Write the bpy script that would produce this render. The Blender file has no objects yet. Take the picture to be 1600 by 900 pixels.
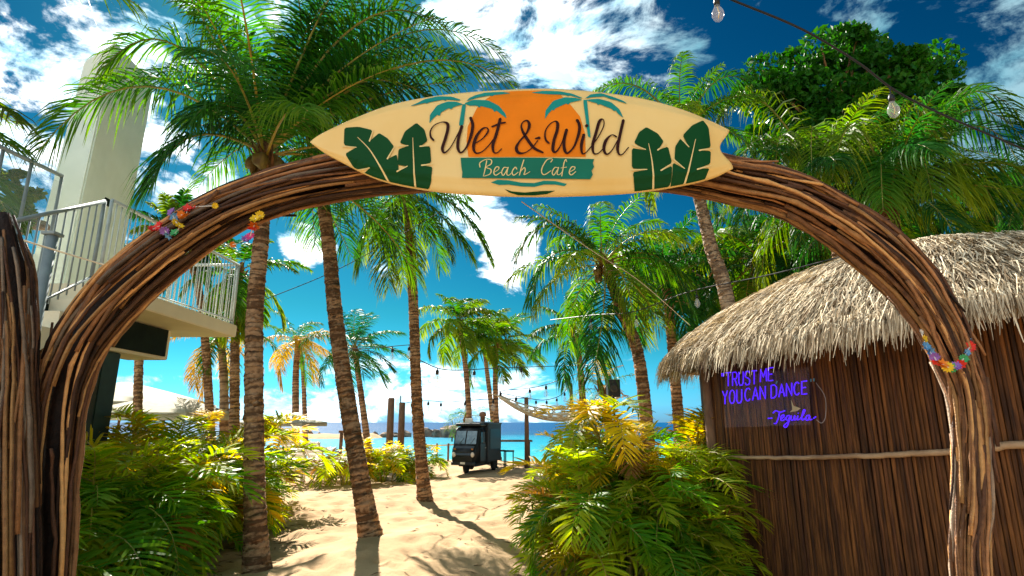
import bpy, bmesh, math, random
import numpy as np
from mathutils import Vector, Matrix
from mathutils.geometry import tessellate_polygon
S = bpy.context.scene
COL = S.collection
R = math.radians
rnd = random.Random(11)
rng = np.random.default_rng(11)

# ------------------------------------------------------------------ camera, sky, sun, exposure
F, PITCH, EYE = 888.0, R(13.3), 1.6          # focal length for a 1600 px wide frame
cp, sp = math.cos(PITCH), math.sin(PITCH)
cam = bpy.data.cameras.new('camera'); cam.sensor_width = 36; cam.lens = F/1600*36
cam.clip_start = .05; cam.clip_end = 9000
co = bpy.data.objects.new('camera', cam); COL.objects.link(co)
co.location = (0, 0, EYE); co.rotation_euler = (math.pi/2+PITCH, 0, 0); S.camera = co

SUN_EL, SUN_AZ = R(39), R(-24)               # azimuth clockwise from +Y
sd = Vector((math.sin(SUN_AZ)*math.cos(SUN_EL), math.cos(SUN_AZ)*math.cos(SUN_EL), math.sin(SUN_EL)))
sl = bpy.data.lights.new('sun', 'SUN'); sl.energy = 4.6; sl.angle = R(.5); sl.color = (1, .93, .82)
so = bpy.data.objects.new('sun', sl); COL.objects.link(so)
so.rotation_euler = sd.to_track_quat('Z', 'Y').to_euler(); so.location = (-10, 15, 25)

def W(px, py, Y):
    """world point seen at pixel (px, py) of the 1600x900 frame, Y metres ahead"""
    a, b, c = px-800, F, 450-py
    fw, up = b*cp-c*sp, b*sp+c*cp
    return np.array((a/fw*Y, Y, EYE+up/fw*Y))
def P(px, Y, z):
    return np.array(((px-800)/F*(Y*cp+(z-EYE)*sp), Y, z))
def DIR(px, py):
    v = Vector(((px-800), F*cp-(450-py)*sp, F*sp+(450-py)*cp)); return v.normalized()

S.view_settings.view_transform = 'Standard'; S.view_settings.look = 'None'
S.view_settings.exposure = 1.75; S.view_settings.gamma = 1
S.cycles.use_denoising = True
S.cycles.max_bounces = 8; S.cycles.transparent_max_bounces = 12
S.cycles.sample_clamp_indirect = 6

wd = bpy.data.worlds.new('World'); S.world = wd; wd.use_nodes = True
def build_sky():
    nt = wd.node_tree; N = nt.nodes; L = nt.links; N.clear()
    out = N.new('ShaderNodeOutputWorld'); bg = N.new('ShaderNodeBackground'); bg.inputs[1].default_value = .14
    L.new(bg.outputs[0], out.inputs[0])
    sky = N.new('ShaderNodeTexSky'); sky.sky_type = 'NISHITA'; sky.sun_disc = False
    sky.sun_elevation = SUN_EL; sky.sun_rotation = SUN_AZ; sky.ozone_density = 2.5; sky.dust_density = .3; sky.air_density = 1.0
    hs = N.new('ShaderNodeHueSaturation'); hs.inputs['Saturation'].default_value = 1.45; hs.inputs['Value'].default_value = .92
    hs.inputs['Hue'].default_value = .485
    L.new(sky.outputs[0], hs.inputs['Color'])
    tint = N.new('ShaderNodeMix'); tint.data_type = 'RGBA'; tint.blend_type = 'MULTIPLY'; tint.inputs[0].default_value = 1
    tint.inputs[7].default_value = (.014, .055, .043, 1)
    gm = N.new('ShaderNodeGamma'); gm.inputs[1].default_value = 1.6; L.new(hs.outputs[0], gm.inputs[0]); L.new(gm.outputs[0], tint.inputs[6])
    tc = N.new('ShaderNodeTexCoord')
    def vmath(op, a, b=None):
        n = N.new('ShaderNodeVectorMath'); n.operation = op
        L.new(a, n.inputs[0])
        if b is not None:
            if isinstance(b, tuple): n.inputs[1].default_value = b
            else: L.new(b, n.inputs[1])
        return n
    def m(op, a, b, c=None):
        n = N.new('ShaderNodeMath'); n.operation = op
        for i, v in enumerate((a, b, c)):
            if v is None: continue
            if isinstance(v, (int, float)): n.inputs[i].default_value = v
            else: L.new(v, n.inputs[i])
        return n.outputs[0]
    nrm = vmath('NORMALIZE', tc.outputs['Generated']).outputs[0]
    st = vmath('MULTIPLY', nrm, (1, 1, 1.9)).outputs[0]
    nz = N.new('ShaderNodeTexNoise'); nz.inputs['Scale'].default_value = 6.5; nz.inputs['Detail'].default_value = 9
    nz.inputs['Roughness'].default_value = .66; nz.inputs['Distortion'].default_value = .35
    L.new(st, nz.inputs['Vector'])
    acc = None
    blobs = [  # px, py, radius (deg), weight: where the clouds stand
        (70, 40, 9, .30), (160, 75, 8, .38), (250, 10, 8, .27), (110, 180, 6, .30), (30, 240, 6, .30), (150, 150, 5, .30), (250, 265, 5, .42), (320, 285, 4, .38),
        (390, 20, 9, .25), (800, 75, 7, .36), (890, 50, 9, .38), (965, 45, 7, .36), (1060, 70, 5, .3), (1020, 120, 6, .28), (900, 120, 5, .2), (730, 30, 7, .25),
        (1330, 20, 5, .16), (1410, 20, 5, .20), (1480, 80, 12, .26), (1590, 200, 10, .30), (1560, 20, 9, .20), (1180, 150, 7, .12), (1400, 60, 9, .2), (475, 380, 3.0, .42), (500, 384, 2.4, .36), (795, 385, 4.5, .42), (760, 345, 4, .4), (730, 325, 4, .36),
        (620, 432, 2.2, .32), (600, 425, 1.6, .3), (560, 590, 6, .2), (330, 600, 9, .25), (690, 620, 6, .22), (180, 330, 6, .3), (-150, 300, 14, .3), (-250, 50, 16, .3), (1850, 300, 16, .2), (800, -300, 14, .2), (500, -500, 18, .2)]
    for px, py, rd, wt in blobs:
        d = DIR(px, py)
        dt = vmath('DOT_PRODUCT', nrm, tuple(d)).outputs['Value']
        mr = N.new('ShaderNodeMapRange'); mr.interpolation_type = 'SMOOTHSTEP'
        mr.inputs['From Min'].default_value = math.cos(R(rd)); mr.inputs['From Max'].default_value = 1.0
        mr.inputs['To Max'].default_value = wt
        L.new(dt, mr.inputs['Value'])
        acc = mr.outputs[0] if acc is None else m('MAXIMUM', acc, mr.outputs[0])
    sx = N.new('ShaderNodeSeparateXYZ'); L.new(nrm, sx.inputs[0])
    hz = N.new('ShaderNodeMapRange'); hz.interpolation_type = 'SMOOTHSTEP'
    hz.inputs['From Min'].default_value = .17; hz.inputs['From Max'].default_value = .02; hz.inputs['To Max'].default_value = .25
    L.new(sx.outputs['Z'], hz.inputs['Value'])
    acc = m('MAXIMUM', acc, hz.outputs[0])
    # unseen sky behind the camera: cloud cover raised to add fill light
    bk = N.new('ShaderNodeMapRange'); bk.interpolation_type = 'SMOOTHSTEP'
    bk.inputs['From Min'].default_value = .15; bk.inputs['From Max'].default_value = -.4; bk.inputs['To Max'].default_value = .34
    L.new(sx.outputs['Y'], bk.inputs['Value'])
    acc = m('MAXIMUM', acc, bk.outputs[0])
    tot = m('ADD', m('MULTIPLY_ADD', nz.outputs['Fac'], 1.75, -.375), acc)
    mk = N.new('ShaderNodeMapRange'); mk.interpolation_type = 'SMOOTHSTEP'
    mk.inputs['From Min'].default_value = .70; mk.inputs['From Max'].default_value = .98
    L.new(tot, mk.inputs['Value'])
    n2 = N.new('ShaderNodeTexNoise'); n2.inputs['Scale'].default_value = 11; n2.inputs['Detail'].default_value = 6
    L.new(st, n2.inputs['Vector'])
    cr = N.new('ShaderNodeValToRGB'); cr.color_ramp.elements[0].position = .34; cr.color_ramp.elements[1].position = .6
    cr.color_ramp.elements[0].color = (2.2, 3.7, 4.4, 1); cr.color_ramp.elements[1].color = (6.2, 6.3, 6.3, 1)
    L.new(n2.outputs['Fac'], cr.inputs[0])
    sd_r = N.new('ShaderNodeMapRange'); sd_r.interpolation_type = 'SMOOTHSTEP'   # clouds on the side away from the sun are the grey ones
    sd_r.inputs['From Min'].default_value = .30; sd_r.inputs['From Max'].default_value = .02; sd_r.inputs['To Min'].default_value = .12; sd_r.inputs['To Max'].default_value = 1.0
    L.new(sx.outputs['X'], sd_r.inputs['Value'])
    cm = N.new('ShaderNodeMix'); cm.data_type = 'RGBA'; cm.inputs[6].default_value = (.13, .74, 1.0, 1); L.new(sd_r.outputs[0], cm.inputs[0]); L.new(cr.outputs[0], cm.inputs[7])
    mx = N.new('ShaderNodeMix'); mx.data_type = 'RGBA'
    sc_ = N.new('ShaderNodeSeparateColor'); L.new(tint.outputs[2], sc_.inputs[0]); cc_ = N.new('ShaderNodeCombineColor')
    L.new(sc_.outputs[0], cc_.inputs[0]); L.new(sc_.outputs[1], cc_.inputs[1]); L.new(m('MAXIMUM', sc_.outputs[2], m('MULTIPLY', sc_.outputs[1], 1.45)), cc_.inputs[2])
    L.new(mk.outputs[0], mx.inputs[0]); L.new(cc_.outputs[0], mx.inputs[6]); L.new(cm.outputs[2], mx.inputs[7])
    L.new(mx.outputs[2], bg.inputs[0])
build_sky()

# ------------------------------------------------------------------ helpers
def wloc(o):
    v = np.zeros(3)
    while o is not None:
        v = v+np.array(o.location); o = o.parent
    return v
def tag(o, label=None, cat=None, group=None, kind=None):
    for k, v in (('label', label), ('category', cat), ('group', group), ('kind', kind)):
        if v: o[k] = v
    return o
def thing(name, label, cat, loc=(0, 0, 0), group=None):
    o = bpy.data.objects.new(name, None); COL.objects.link(o); o.location = tuple(float(a) for a in loc); o.empty_display_size = .1
    return tag(o, label, cat, group)
def mk(name, V, Fc, mat, parent=None, smooth=False, attrs=None, mi=None, loc=None):
    """one mesh object; V in world coordinates"""
    V = np.asarray(V, dtype=float).reshape(-1, 3)
    off = wloc(parent) if parent is not None else np.zeros(3)
    if loc is not None: off = off+0; off = np.asarray(loc, float)
    me = bpy.data.meshes.new(name)
    me.from_pydata((V-off).tolist(), [], Fc if isinstance(Fc, list) else Fc.tolist())
    for m in (mat if isinstance(mat, (list, tuple)) else [mat]): me.materials.append(m)
    if mi is not None: me.polygons.foreach_set('material_index', np.asarray(mi, dtype=np.int32))
    if smooth: me.polygons.foreach_set('use_smooth', np.ones(len(me.polygons), dtype=bool))
    for k, a in (attrs or {}).items():
        at = me.attributes.new(k, 'FLOAT', 'POINT'); at.data.foreach_set('value', np.asarray(a, dtype=np.float32))
    me.update()
    o = bpy.data.objects.new(name, me); COL.objects.link(o)
    if parent is not None: o.parent = parent
    elif loc is not None: o.location = tuple(float(a) for a in loc)
    return o
class G:
    def __init__(s): s.v = []; s.f = []; s.a = []; s.n = 0
    def add(s, V, Fc, a=0.0):
        V = np.asarray(V, float).reshape(-1, 3); b = s.n
        s.v.append(V); s.f += [tuple(int(i)+b for i in q) for q in Fc]; s.n += len(V)
        s.a.append(np.full(len(V), a) if np.isscalar(a) else np.asarray(a, float)); return s
    def mk(s, name, mat, parent=None, smooth=False, loc=None):
        return mk(name, np.concatenate(s.v), s.f, mat, parent, smooth, {'v': np.concatenate(s.a)}, loc=loc)
BOXF = [(0, 1, 3, 2), (4, 6, 7, 5), (0, 4, 5, 1), (2, 3, 7, 6), (0, 2, 6, 4), (1, 5, 7, 3)]
def box(c, s, rz=0, M=None):
    V = np.array([(x, y, z) for x in (-.5, .5) for y in (-.5, .5) for z in (-.5, .5)])*np.array(s)
    if rz:
        a, b = math.cos(rz), math.sin(rz); V = V@np.array(((a, b, 0), (-b, a, 0), (0, 0, 1)))
    return V+np.array(c), BOXF
def bbox(name, c, s, mat, parent=None, bev=.01, rz=0, M=None):
    """bevelled box part"""
    bm = bmesh.new(); V, Fc = box((0, 0, 0), s)
    vs = [bm.verts.new(v) for v in V]
    for f in Fc: bm.faces.new([vs[i] for i in f])
    bmesh.ops.recalc_face_normals(bm, faces=bm.faces)
    if bev: bmesh.ops.bevel(bm, geom=bm.edges[:], offset=bev, segments=2, affect='EDGES', profile=.6)
    bm.verts.index_update()
    V = np.array([v.co[:] for v in bm.verts]); Fc = [tuple(v.index for v in f.verts) for f in bm.faces]; bm.free()
    if rz:
        a, b = math.cos(rz), math.sin(rz); V = V@np.array(((a, b, 0), (-b, a, 0), (0, 0, 1)))
    V = V+np.array(c)
    if M is not None: V = M(V)
    return mk(name, V, Fc, mat, parent)
def norm(v):
    return v/np.maximum(np.linalg.norm(v, axis=-1, keepdims=True), 1e-9)
def tube(pts, rad, sides=6, cap=True):
    pts = np.asarray(pts, float); n = len(pts); rad = np.full(n, rad) if np.isscalar(rad) else np.asarray(rad, float)
    T = norm(np.gradient(pts, axis=0))
    u = np.cross(T[0], (0, 0, 1.0)); 
    if np.linalg.norm(u) < .1: u = np.cross(T[0], (0, 1.0, 0))
    u = norm(u); ang = np.arange(sides)*2*math.pi/sides; V = np.zeros((n, sides, 3))
    for i in range(n):
        u = norm(u-T[i]*np.dot(u, T[i])); w = np.cross(T[i], u)
        V[i] = pts[i]+rad[i]*(np.cos(ang)[:, None]*u+np.sin(ang)[:, None]*w)
    I = np.arange(n*sides).reshape(n, sides); J = np.roll(I, -1, axis=1)
    Fc = np.stack([I[:-1], J[:-1], J[1:], I[1:]], -1).reshape(-1, 4).tolist()
    if cap: Fc = Fc+[I[0][::-1].tolist(), I[-1].tolist()]
    return V.reshape(-1, 3), Fc
def spline(pts, n):
    p = np.asarray(pts, float); m = len(p)
    if m == 2: return p[0]+(p[1]-p[0])*np.linspace(0, 1, n)[:, None]
    q = np.vstack([2*p[0]-p[1], p, 2*p[-1]-p[-2]]); out = []
    for t in np.linspace(0, m-1, n):
        i = min(int(t), m-2); x = t-i; a, b, c, d = q[i:i+4]
        out.append(.5*((2*b)+(c-a)*x+(2*a-5*b+4*c-d)*x*x+(3*b-a-3*c+d)*x**3))
    return np.array(out)
def lathe(c, prof, sides=16):
    ang = np.arange(sides)*2*math.pi/sides
    V = np.array([[(c[0]+r*math.cos(a), c[1]+r*math.sin(a), c[2]+z) for a in ang] for r, z in prof])
    n = len(prof); I = np.arange(n*sides).reshape(n, sides); J = np.roll(I, -1, axis=1)
    Fc = np.stack([I[:-1], J[:-1], J[1:], I[1:]], -1).reshape(-1, 4).tolist()
    return V.reshape(-1, 3), Fc+[I[0][::-1].tolist(), I[-1].tolist()]

# ------------------------------------------------------------------ materials
def newmat(name):
    m = bpy.data.materials.new(name); m.use_nodes = True; nt = m.node_tree
    return m, nt, nt.nodes, nt.links, nt.nodes['Principled BSDF']
def mat(name, c1, c2=None, rough=.6, scale=8, bump=.0, bscale=40, stretch=(1, 1, 1), metal=0, attr=False, detail=6, spec=.4, objrand=0.0, contrast=(.35, .65)):
    m, nt, N, L, b = newmat(name)
    b.inputs['Roughness'].default_value = rough; b.inputs['Metallic'].default_value = metal; b.inputs['Specular IOR Level'].default_value = spec
    c2 = c2 or tuple(x*.75 for x in c1)
    tc = N.new('ShaderNodeTexCoord'); mp = N.new('ShaderNodeMapping'); mp.inputs['Scale'].default_value = stretch
    L.new(tc.outputs['Object'], mp.inputs[0])
    nz = N.new('ShaderNodeTexNoise'); nz.inputs['Scale'].default_value = scale; nz.inputs['Detail'].default_value = detail
    L.new(mp.outputs[0], nz.inputs['Vector'])
    cr = N.new('ShaderNodeValToRGB'); e = cr.color_ramp.elements; e[0].position, e[1].position = contrast
    e[0].color = (*c2, 1); e[1].color = (*c1, 1)
    fac = nz.outputs['Fac']
    if attr:
        at = N.new('ShaderNodeAttribute'); at.attribute_name = 'v'
        mm = N.new('ShaderNodeMath'); mm.operation = 'MULTIPLY_ADD'; L.new(at.outputs['Fac'], mm.inputs[0]); mm.inputs[1].default_value = .6
        sub = N.new('ShaderNodeMath'); sub.operation = 'MULTIPLY_ADD'; L.new(fac, sub.inputs[0]); sub.inputs[1].default_value = .7; sub.inputs[2].default_value = -.15
        L.new(sub.outputs[0], mm.inputs[2]); fac = mm.outputs[0]
    L.new(fac, cr.inputs[0]); col = cr.outputs[0]
    if objrand:
        oi = N.new('ShaderNodeObjectInfo'); mr = N.new('ShaderNodeMapRange'); L.new(oi.outputs['Random'], mr.inputs[0])
        mr.inputs['To Min'].default_value = 1-objrand; mr.inputs['To Max'].default_value = 1+objrand
        hs = N.new('ShaderNodeHueSaturation'); L.new(col, hs.inputs['Color']); L.new(mr.outputs[0], hs.inputs['Value']); col = hs.outputs[0]
    L.new(col, b.inputs['Base Color'])
    if bump:
        nb = N.new('ShaderNodeTexNoise'); nb.inputs['Scale'].default_value = bscale; nb.inputs['Detail'].default_value = 5
        L.new(mp.outputs[0], nb.inputs['Vector']); bp = N.new('ShaderNodeBump'); bp.inputs['Strength'].default_value = bump; bp.inputs['Distance'].default_value = .02
        L.new(nb.outputs['Fac'], bp.inputs['Height']); L.new(bp.outputs[0], b.inputs['Normal'])
    return m
def leafmat(name, c1, c2, tip, trans=.42, rough=.38, tipamt=.5):
    m, nt, N, L, b = newmat(name)
    a = N.new('ShaderNodeAttribute'); a.attribute_name = 'v'; t = N.new('ShaderNodeAttribute'); t.attribute_name = 't'
    mx = N.new('ShaderNodeMix'); mx.data_type = 'RGBA'; mx.inputs[6].default_value = (*c1, 1); mx.inputs[7].default_value = (*c2, 1); L.new(a.outputs['Fac'], mx.inputs[0])
    pw = N.new('ShaderNodeMath'); pw.operation = 'POWER'; L.new(t.outputs['Fac'], pw.inputs[0]); pw.inputs[1].default_value = 2.5
    ml = N.new('ShaderNodeMath'); ml.operation = 'MULTIPLY'; L.new(pw.outputs[0], ml.inputs[0]); ml.inputs[1].default_value = tipamt
    m2 = N.new('ShaderNodeMix'); m2.data_type = 'RGBA'; L.new(ml.outputs[0], m2.inputs[0]); L.new(mx.outputs[2], m2.inputs[6]); m2.inputs[7].default_value = (*tip, 1)
    oi = N.new('ShaderNodeObjectInfo'); mr = N.new('ShaderNodeMapRange'); L.new(oi.outputs['Random'], mr.inputs[0]); mr.inputs['To Min'].default_value = .6; mr.inputs['To Max'].default_value = 1.3
    hs = N.new('ShaderNodeHueSaturation'); L.new(m2.outputs[2], hs.inputs['Color']); L.new(mr.outputs[0], hs.inputs['Value'])
    L.new(hs.outputs[0], b.inputs['Base Color']); b.inputs['Roughness'].default_value = rough; b.inputs['Specular IOR Level'].default_value = .13
    tr = N.new('ShaderNodeBsdfTranslucent'); h2 = N.new('ShaderNodeHueSaturation'); L.new(hs.outputs[0], h2.inputs['Color']); h2.inputs['Value'].default_value = 1.7; h2.inputs['Hue'].default_value = .495; h2.inputs['Saturation'].default_value = 1.1
    L.new(h2.outputs[0], tr.inputs[0])
    ms = N.new('ShaderNodeMixShader'); ms.inputs[0].default_value = trans; L.new(b.outputs[0], ms.inputs[1]); L.new(tr.outputs[0], ms.inputs[2])
    L.new(ms.outputs[0], N['Material Output'].inputs[0])
    return m
def clear(name, amount=.85, tint=(1, 1, 1)):
    m, nt, N, L, b = newmat(name)
    b.inputs['Roughness'].default_value = .12; b.inputs['Base Color'].default_value = (*[.8*x for x in tint], 1)
    tr = N.new('ShaderNodeBsdfTransparent'); ms = N.new('ShaderNodeMixShader'); ms.inputs[0].default_value = amount
    L.new(b.outputs[0], ms.inputs[1]); L.new(tr.outputs[0], ms.inputs[2]); L.new(ms.outputs[0], N['Material Output'].inputs[0]); return m

L_COCO = leafmat('coconut_leaf', (.018, .125, .010), (.045, .17, .010), (.36, .33, .02), tipamt=.35, rough=.5)
L_DARK = leafmat('dark_palm_leaf', (.009, .082, .012), (.022, .12, .014), (.14, .18, .02), trans=.36, tipamt=.2, rough=.5)
L_LIME = leafmat('lime_palm_leaf', (.035, .145, .008), (.11, .21, .010), (.40, .33, .02), trans=.45, rough=.5, tipamt=.6)
L_GOLD = leafmat('yellowed_palm_leaf', (.38, .26, .010), (.50, .28, .012), (.48, .20, .02), trans=.4, rough=.5)
L_ARECA = leafmat('areca_leaf', (.028, .20, .008), (.10, .28, .010), (.42, .42, .015), trans=.5, rough=.4)
L_ARLIME = leafmat('areca_lime_leaf', (.15, .31, .008), (.36, .40, .010), (.54, .42, .015), trans=.52, rough=.4)
L_ARGOLD = leafmat('areca_golden_leaf', (.55, .45, .008), (.68, .46, .01), (.70, .32, .01), trans=.5, rough=.42)
L_DEAD = leafmat('dry_palm_leaf', (.26, .12, .025), (.34, .17, .04), (.3, .15, .05), trans=.3, rough=.6)
L_TREE = leafmat('broad_leaf', (.008, .070, .006), (.025, .125, .008), (.05, .14, .02), trans=.3, rough=.4, tipamt=.2)
RACH = mat('palm_stalk', (.32, .28, .04), (.16, .17, .025), rough=.45)
RACH_G = mat('golden_stalk', (.42, .30, .04), (.3, .22, .03), rough=.4)
TRUNK = mat('palm_bark', (.42, .25, .135), (.12, .062, .030), rough=.9, scale=22, stretch=(1, 1, 1.5), bump=.7, bscale=40, spec=.2, attr=True)
TRUNK_L = mat('pale_palm_bark', (.42, .28, .17), (.14, .085, .05), rough=.85, scale=9, stretch=(1, 1, 3.5), bump=.5, bscale=26, attr=True)
FIBRE = mat('palm_fibre', (.26, .12, .04), (.09, .04, .015), rough=.9, scale=14, stretch=(4, 4, 1), bump=.6)
NUT = mat('coconut_husk', (.20, .16, .03), (.10, .06, .02), rough=.5)
STICK = [mat('twig_bark_%s' % k, a, b_, rough=.6, scale=7, stretch=(3, 3, 3), bump=.5, bscale=30, objrand=.55, contrast=(.15, .75), spec=.3, attr=True) for k, a, b_ in
         (('brown', (.36, .165, .065), (.09, .036, .015)), ('dark', (.10, .040, .018), (.022, .010, .006)), ('amber', (.66, .35, .125), (.24, .10, .036)), ('grey', (.36, .26, .18), (.12, .07, .045)))]
def sandmat():
    m, nt, N, L, b = newmat('beach_sand')
    tc = N.new('ShaderNodeTexCoord')
    n1 = N.new('ShaderNodeTexNoise'); n1.inputs['Scale'].default_value = .9; n1.inputs['Detail'].default_value = 8; L.new(tc.outputs['Object'], n1.inputs['Vector'])
    cr = N.new('ShaderNodeValToRGB'); e = cr.color_ramp.elements; e[0].position = .35; e[0].color = (.39, .255, .135, 1); e[1].position = .68; e[1].color = (.52, .36, .205, 1)
    L.new(n1.outputs['Fac'], cr.inputs[0])
    n2 = N.new('ShaderNodeTexNoise'); n2.inputs['Scale'].default_value = 90; n2.inputs['Detail'].default_value = 4; L.new(tc.outputs['Object'], n2.inputs['Vector'])
    c2 = N.new('ShaderNodeValToRGB'); e = c2.color_ramp.elements; e[0].position = .3; e[0].color = (.84, .82, .78, 1); e[1].position = .6; e[1].color = (1, 1, 1, 1); L.new(n2.outputs['Fac'], c2.inputs[0])
    mx = N.new('ShaderNodeMix'); mx.data_type = 'RGBA'; mx.blend_type = 'MULTIPLY'; mx.inputs[0].default_value = .8; L.new(cr.outputs[0], mx.inputs[6]); L.new(c2.outputs[0], mx.inputs[7])
    L.new(mx.outputs[2], b.inputs['Base Color']); b.inputs['Roughness'].default_value = .95; b.inputs['Specular IOR Level'].default_value = .15
    n3 = N.new('ShaderNodeTexNoise'); n3.inputs['Scale'].default_value = 16; n3.inputs['Detail'].default_value = 8; L.new(tc.outputs['Object'], n3.inputs['Vector'])
    bp = N.new('ShaderNodeBump'); bp.inputs['Strength'].default_value = .5; bp.inputs['Distance'].default_value = .02; L.new(n3.outputs['Fac'], bp.inputs['Height']); L.new(bp.outputs[0], b.inputs['Normal'])
    return m
SAND = sandmat()
def seamat():
    m, nt, N, L, b = newmat('sea_water')
    tc = N.new('ShaderNodeTexCoord'); sx = N.new('ShaderNodeSeparateXYZ'); L.new(tc.outputs['Object'], sx.inputs[0])
    nz = N.new('ShaderNodeTexNoise'); nz.inputs['Scale'].default_value = .12; nz.inputs['Detail'].default_value = 5; L.new(tc.outputs['Object'], nz.inputs['Vector'])
    ad = N.new('ShaderNodeMath'); ad.operation = 'MULTIPLY_ADD'; L.new(nz.outputs['Fac'], ad.inputs[0]); ad.inputs[1].default_value = 26; L.new(sx.outputs['Y'], ad.inputs[2])
    mr = N.new('ShaderNodeMapRange'); L.new(ad.outputs[0], mr.inputs[0]); mr.inputs['From Min'].default_value = 40; mr.inputs['From Max'].default_value = 190
    cr = N.new('ShaderNodeValToRGB'); e = cr.color_ramp.elements; e[0].position = 0; e[0].color = (.08, .40, .42, 1); e[1].position = 1; e[1].color = (.000, .062, .17, 1)
    e2 = cr.color_ramp.elements.new(.12); e2.color = (.01, .27, .36, 1); e3 = cr.color_ramp.elements.new(.42); e3.color = (.004, .16, .27, 1); e4 = cr.color_ramp.elements.new(.55); e4.color = (.002, .075, .17, 1)
    L.new(mr.outputs[0], cr.inputs[0]); L.new(cr.outputs[0], b.inputs['Base Color'])
    b.inputs['Roughness'].default_value = .45; b.inputs['IOR'].default_value = 1.33; b.inputs['Specular IOR Level'].default_value = .02
    mp = N.new('ShaderNodeMapping'); mp.inputs['Scale'].default_value = (1, 2.2, 1); L.new(tc.outputs['Object'], mp.inputs[0])
    nb = N.new('ShaderNodeTexNoise'); nb.inputs['Scale'].default_value = .9; nb.inputs['Detail'].default_value = 7; L.new(mp.outputs[0], nb.inputs['Vector'])
    bp = N.new('ShaderNodeBump'); bp.inputs['Strength'].default_value = .9; bp.inputs['Distance'].default_value = .35; L.new(nb.outputs['Fac'], bp.inputs['Height']); L.new(bp.outputs[0], b.inputs['Normal'])
    return m
SEA = seamat()
ROCK = mat('shore_rock', (.36, .25, .17), (.10, .075, .06), rough=.9, scale=1.5, bump=.8, bscale=4)
STUCCO = mat('pale_stucco', (.80, .90, .86), (.73, .83, .79), rough=.85, scale=2.5, bump=.15, bscale=60)
CREAM = mat('cream_stucco', (.82, .75, .58), (.76, .68, .50), rough=.85, scale=2, bump=.12, bscale=60)
BROWNWALL = mat('brown_render', (.34, .23, .14), (.22, .14, .085), rough=.9, scale=3)
STEEL = mat('grey_painted_steel', (.26, .32, .34), (.20, .25, .27), rough=.45)
GALV = mat('pale_painted_steel', (.52, .58, .58), (.42, .48, .48), rough=.45)
DARKTONE = mat('dark_recess_and_lamp', (.010, .020, .014), (.007, .013, .010), rough=.75, spec=.1)  # lamp casing colour, also the shade put on the beam face
DGREEN = mat('dark_green_post', (.02, .045, .03), (.014, .03, .02), rough=.6)
SLAT = [mat('hut_slat_%s' % k, a, b_, rough=.62, scale=5, stretch=(10, 10, .7), bump=.35, bscale=30, objrand=.3, spec=.25) for k, a, b_ in
        (('brown', (.19, .072, .018), (.058, .020, .006)), ('dark', (.10, .038, .011), (.028, .010, .004)), ('red', (.15, .056, .018), (.046, .016, .007)))]
POLE = mat('debarked_branch', (.50, .34, .20), (.30, .18, .10), rough=.6, scale=6, stretch=(1, 1, 1), bump=.3)
THATCH = mat('thatch_straw', (.88, .76, .55), (.15, .09, .04), rough=.9, scale=4, attr=True, spec=.2, contrast=(.2, .8))
THATCH_B = mat('thatch_bed', (.26, .18, .10), (.12, .08, .045), rough=.95, scale=10, bump=.6)
def emis(name, c, s):
    m, nt, N, L, b = newmat(name); b.inputs['Base Color'].default_value = (*c, 1); b.inputs['Emission Color'].default_value = (*c, 1); b.inputs['Emission Strength'].default_value = s; return m
NEON = emis('blue_neon_tube', (.07, .012, .95), .45)
NEON_C = mat('unlit_cyan_tube', (.12, .40, .62), rough=.3)
ACRYL = clear('acrylic_sheet', .965, (.8, .75, 1)); GLASS = clear('clear_glass', .80); BALGLASS = clear('balustrade_glass', .82, (.8, 1, 1))
WOOD = mat('weathered_post', (.24, .13, .07), (.13, .07, .04), rough=.8, scale=5, stretch=(4, 4, 1), bump=.3)
WHITEP = mat('white_plastic', (.78, .74, .66), (.68, .64, .56), rough=.5)
CANVAS = mat('parasol_canvas', (.42, .39, .28), (.37, .34, .24), rough=.85)
BLACKC = mat('black_cable', (.012, .013, .018), rough=.5); ROPE = mat('pale_rope', (.74, .64, .46), (.58, .48, .32), rough=.8)
BLACKP = mat('black_plastic', (.015, .016, .018), rough=.45)

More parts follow.
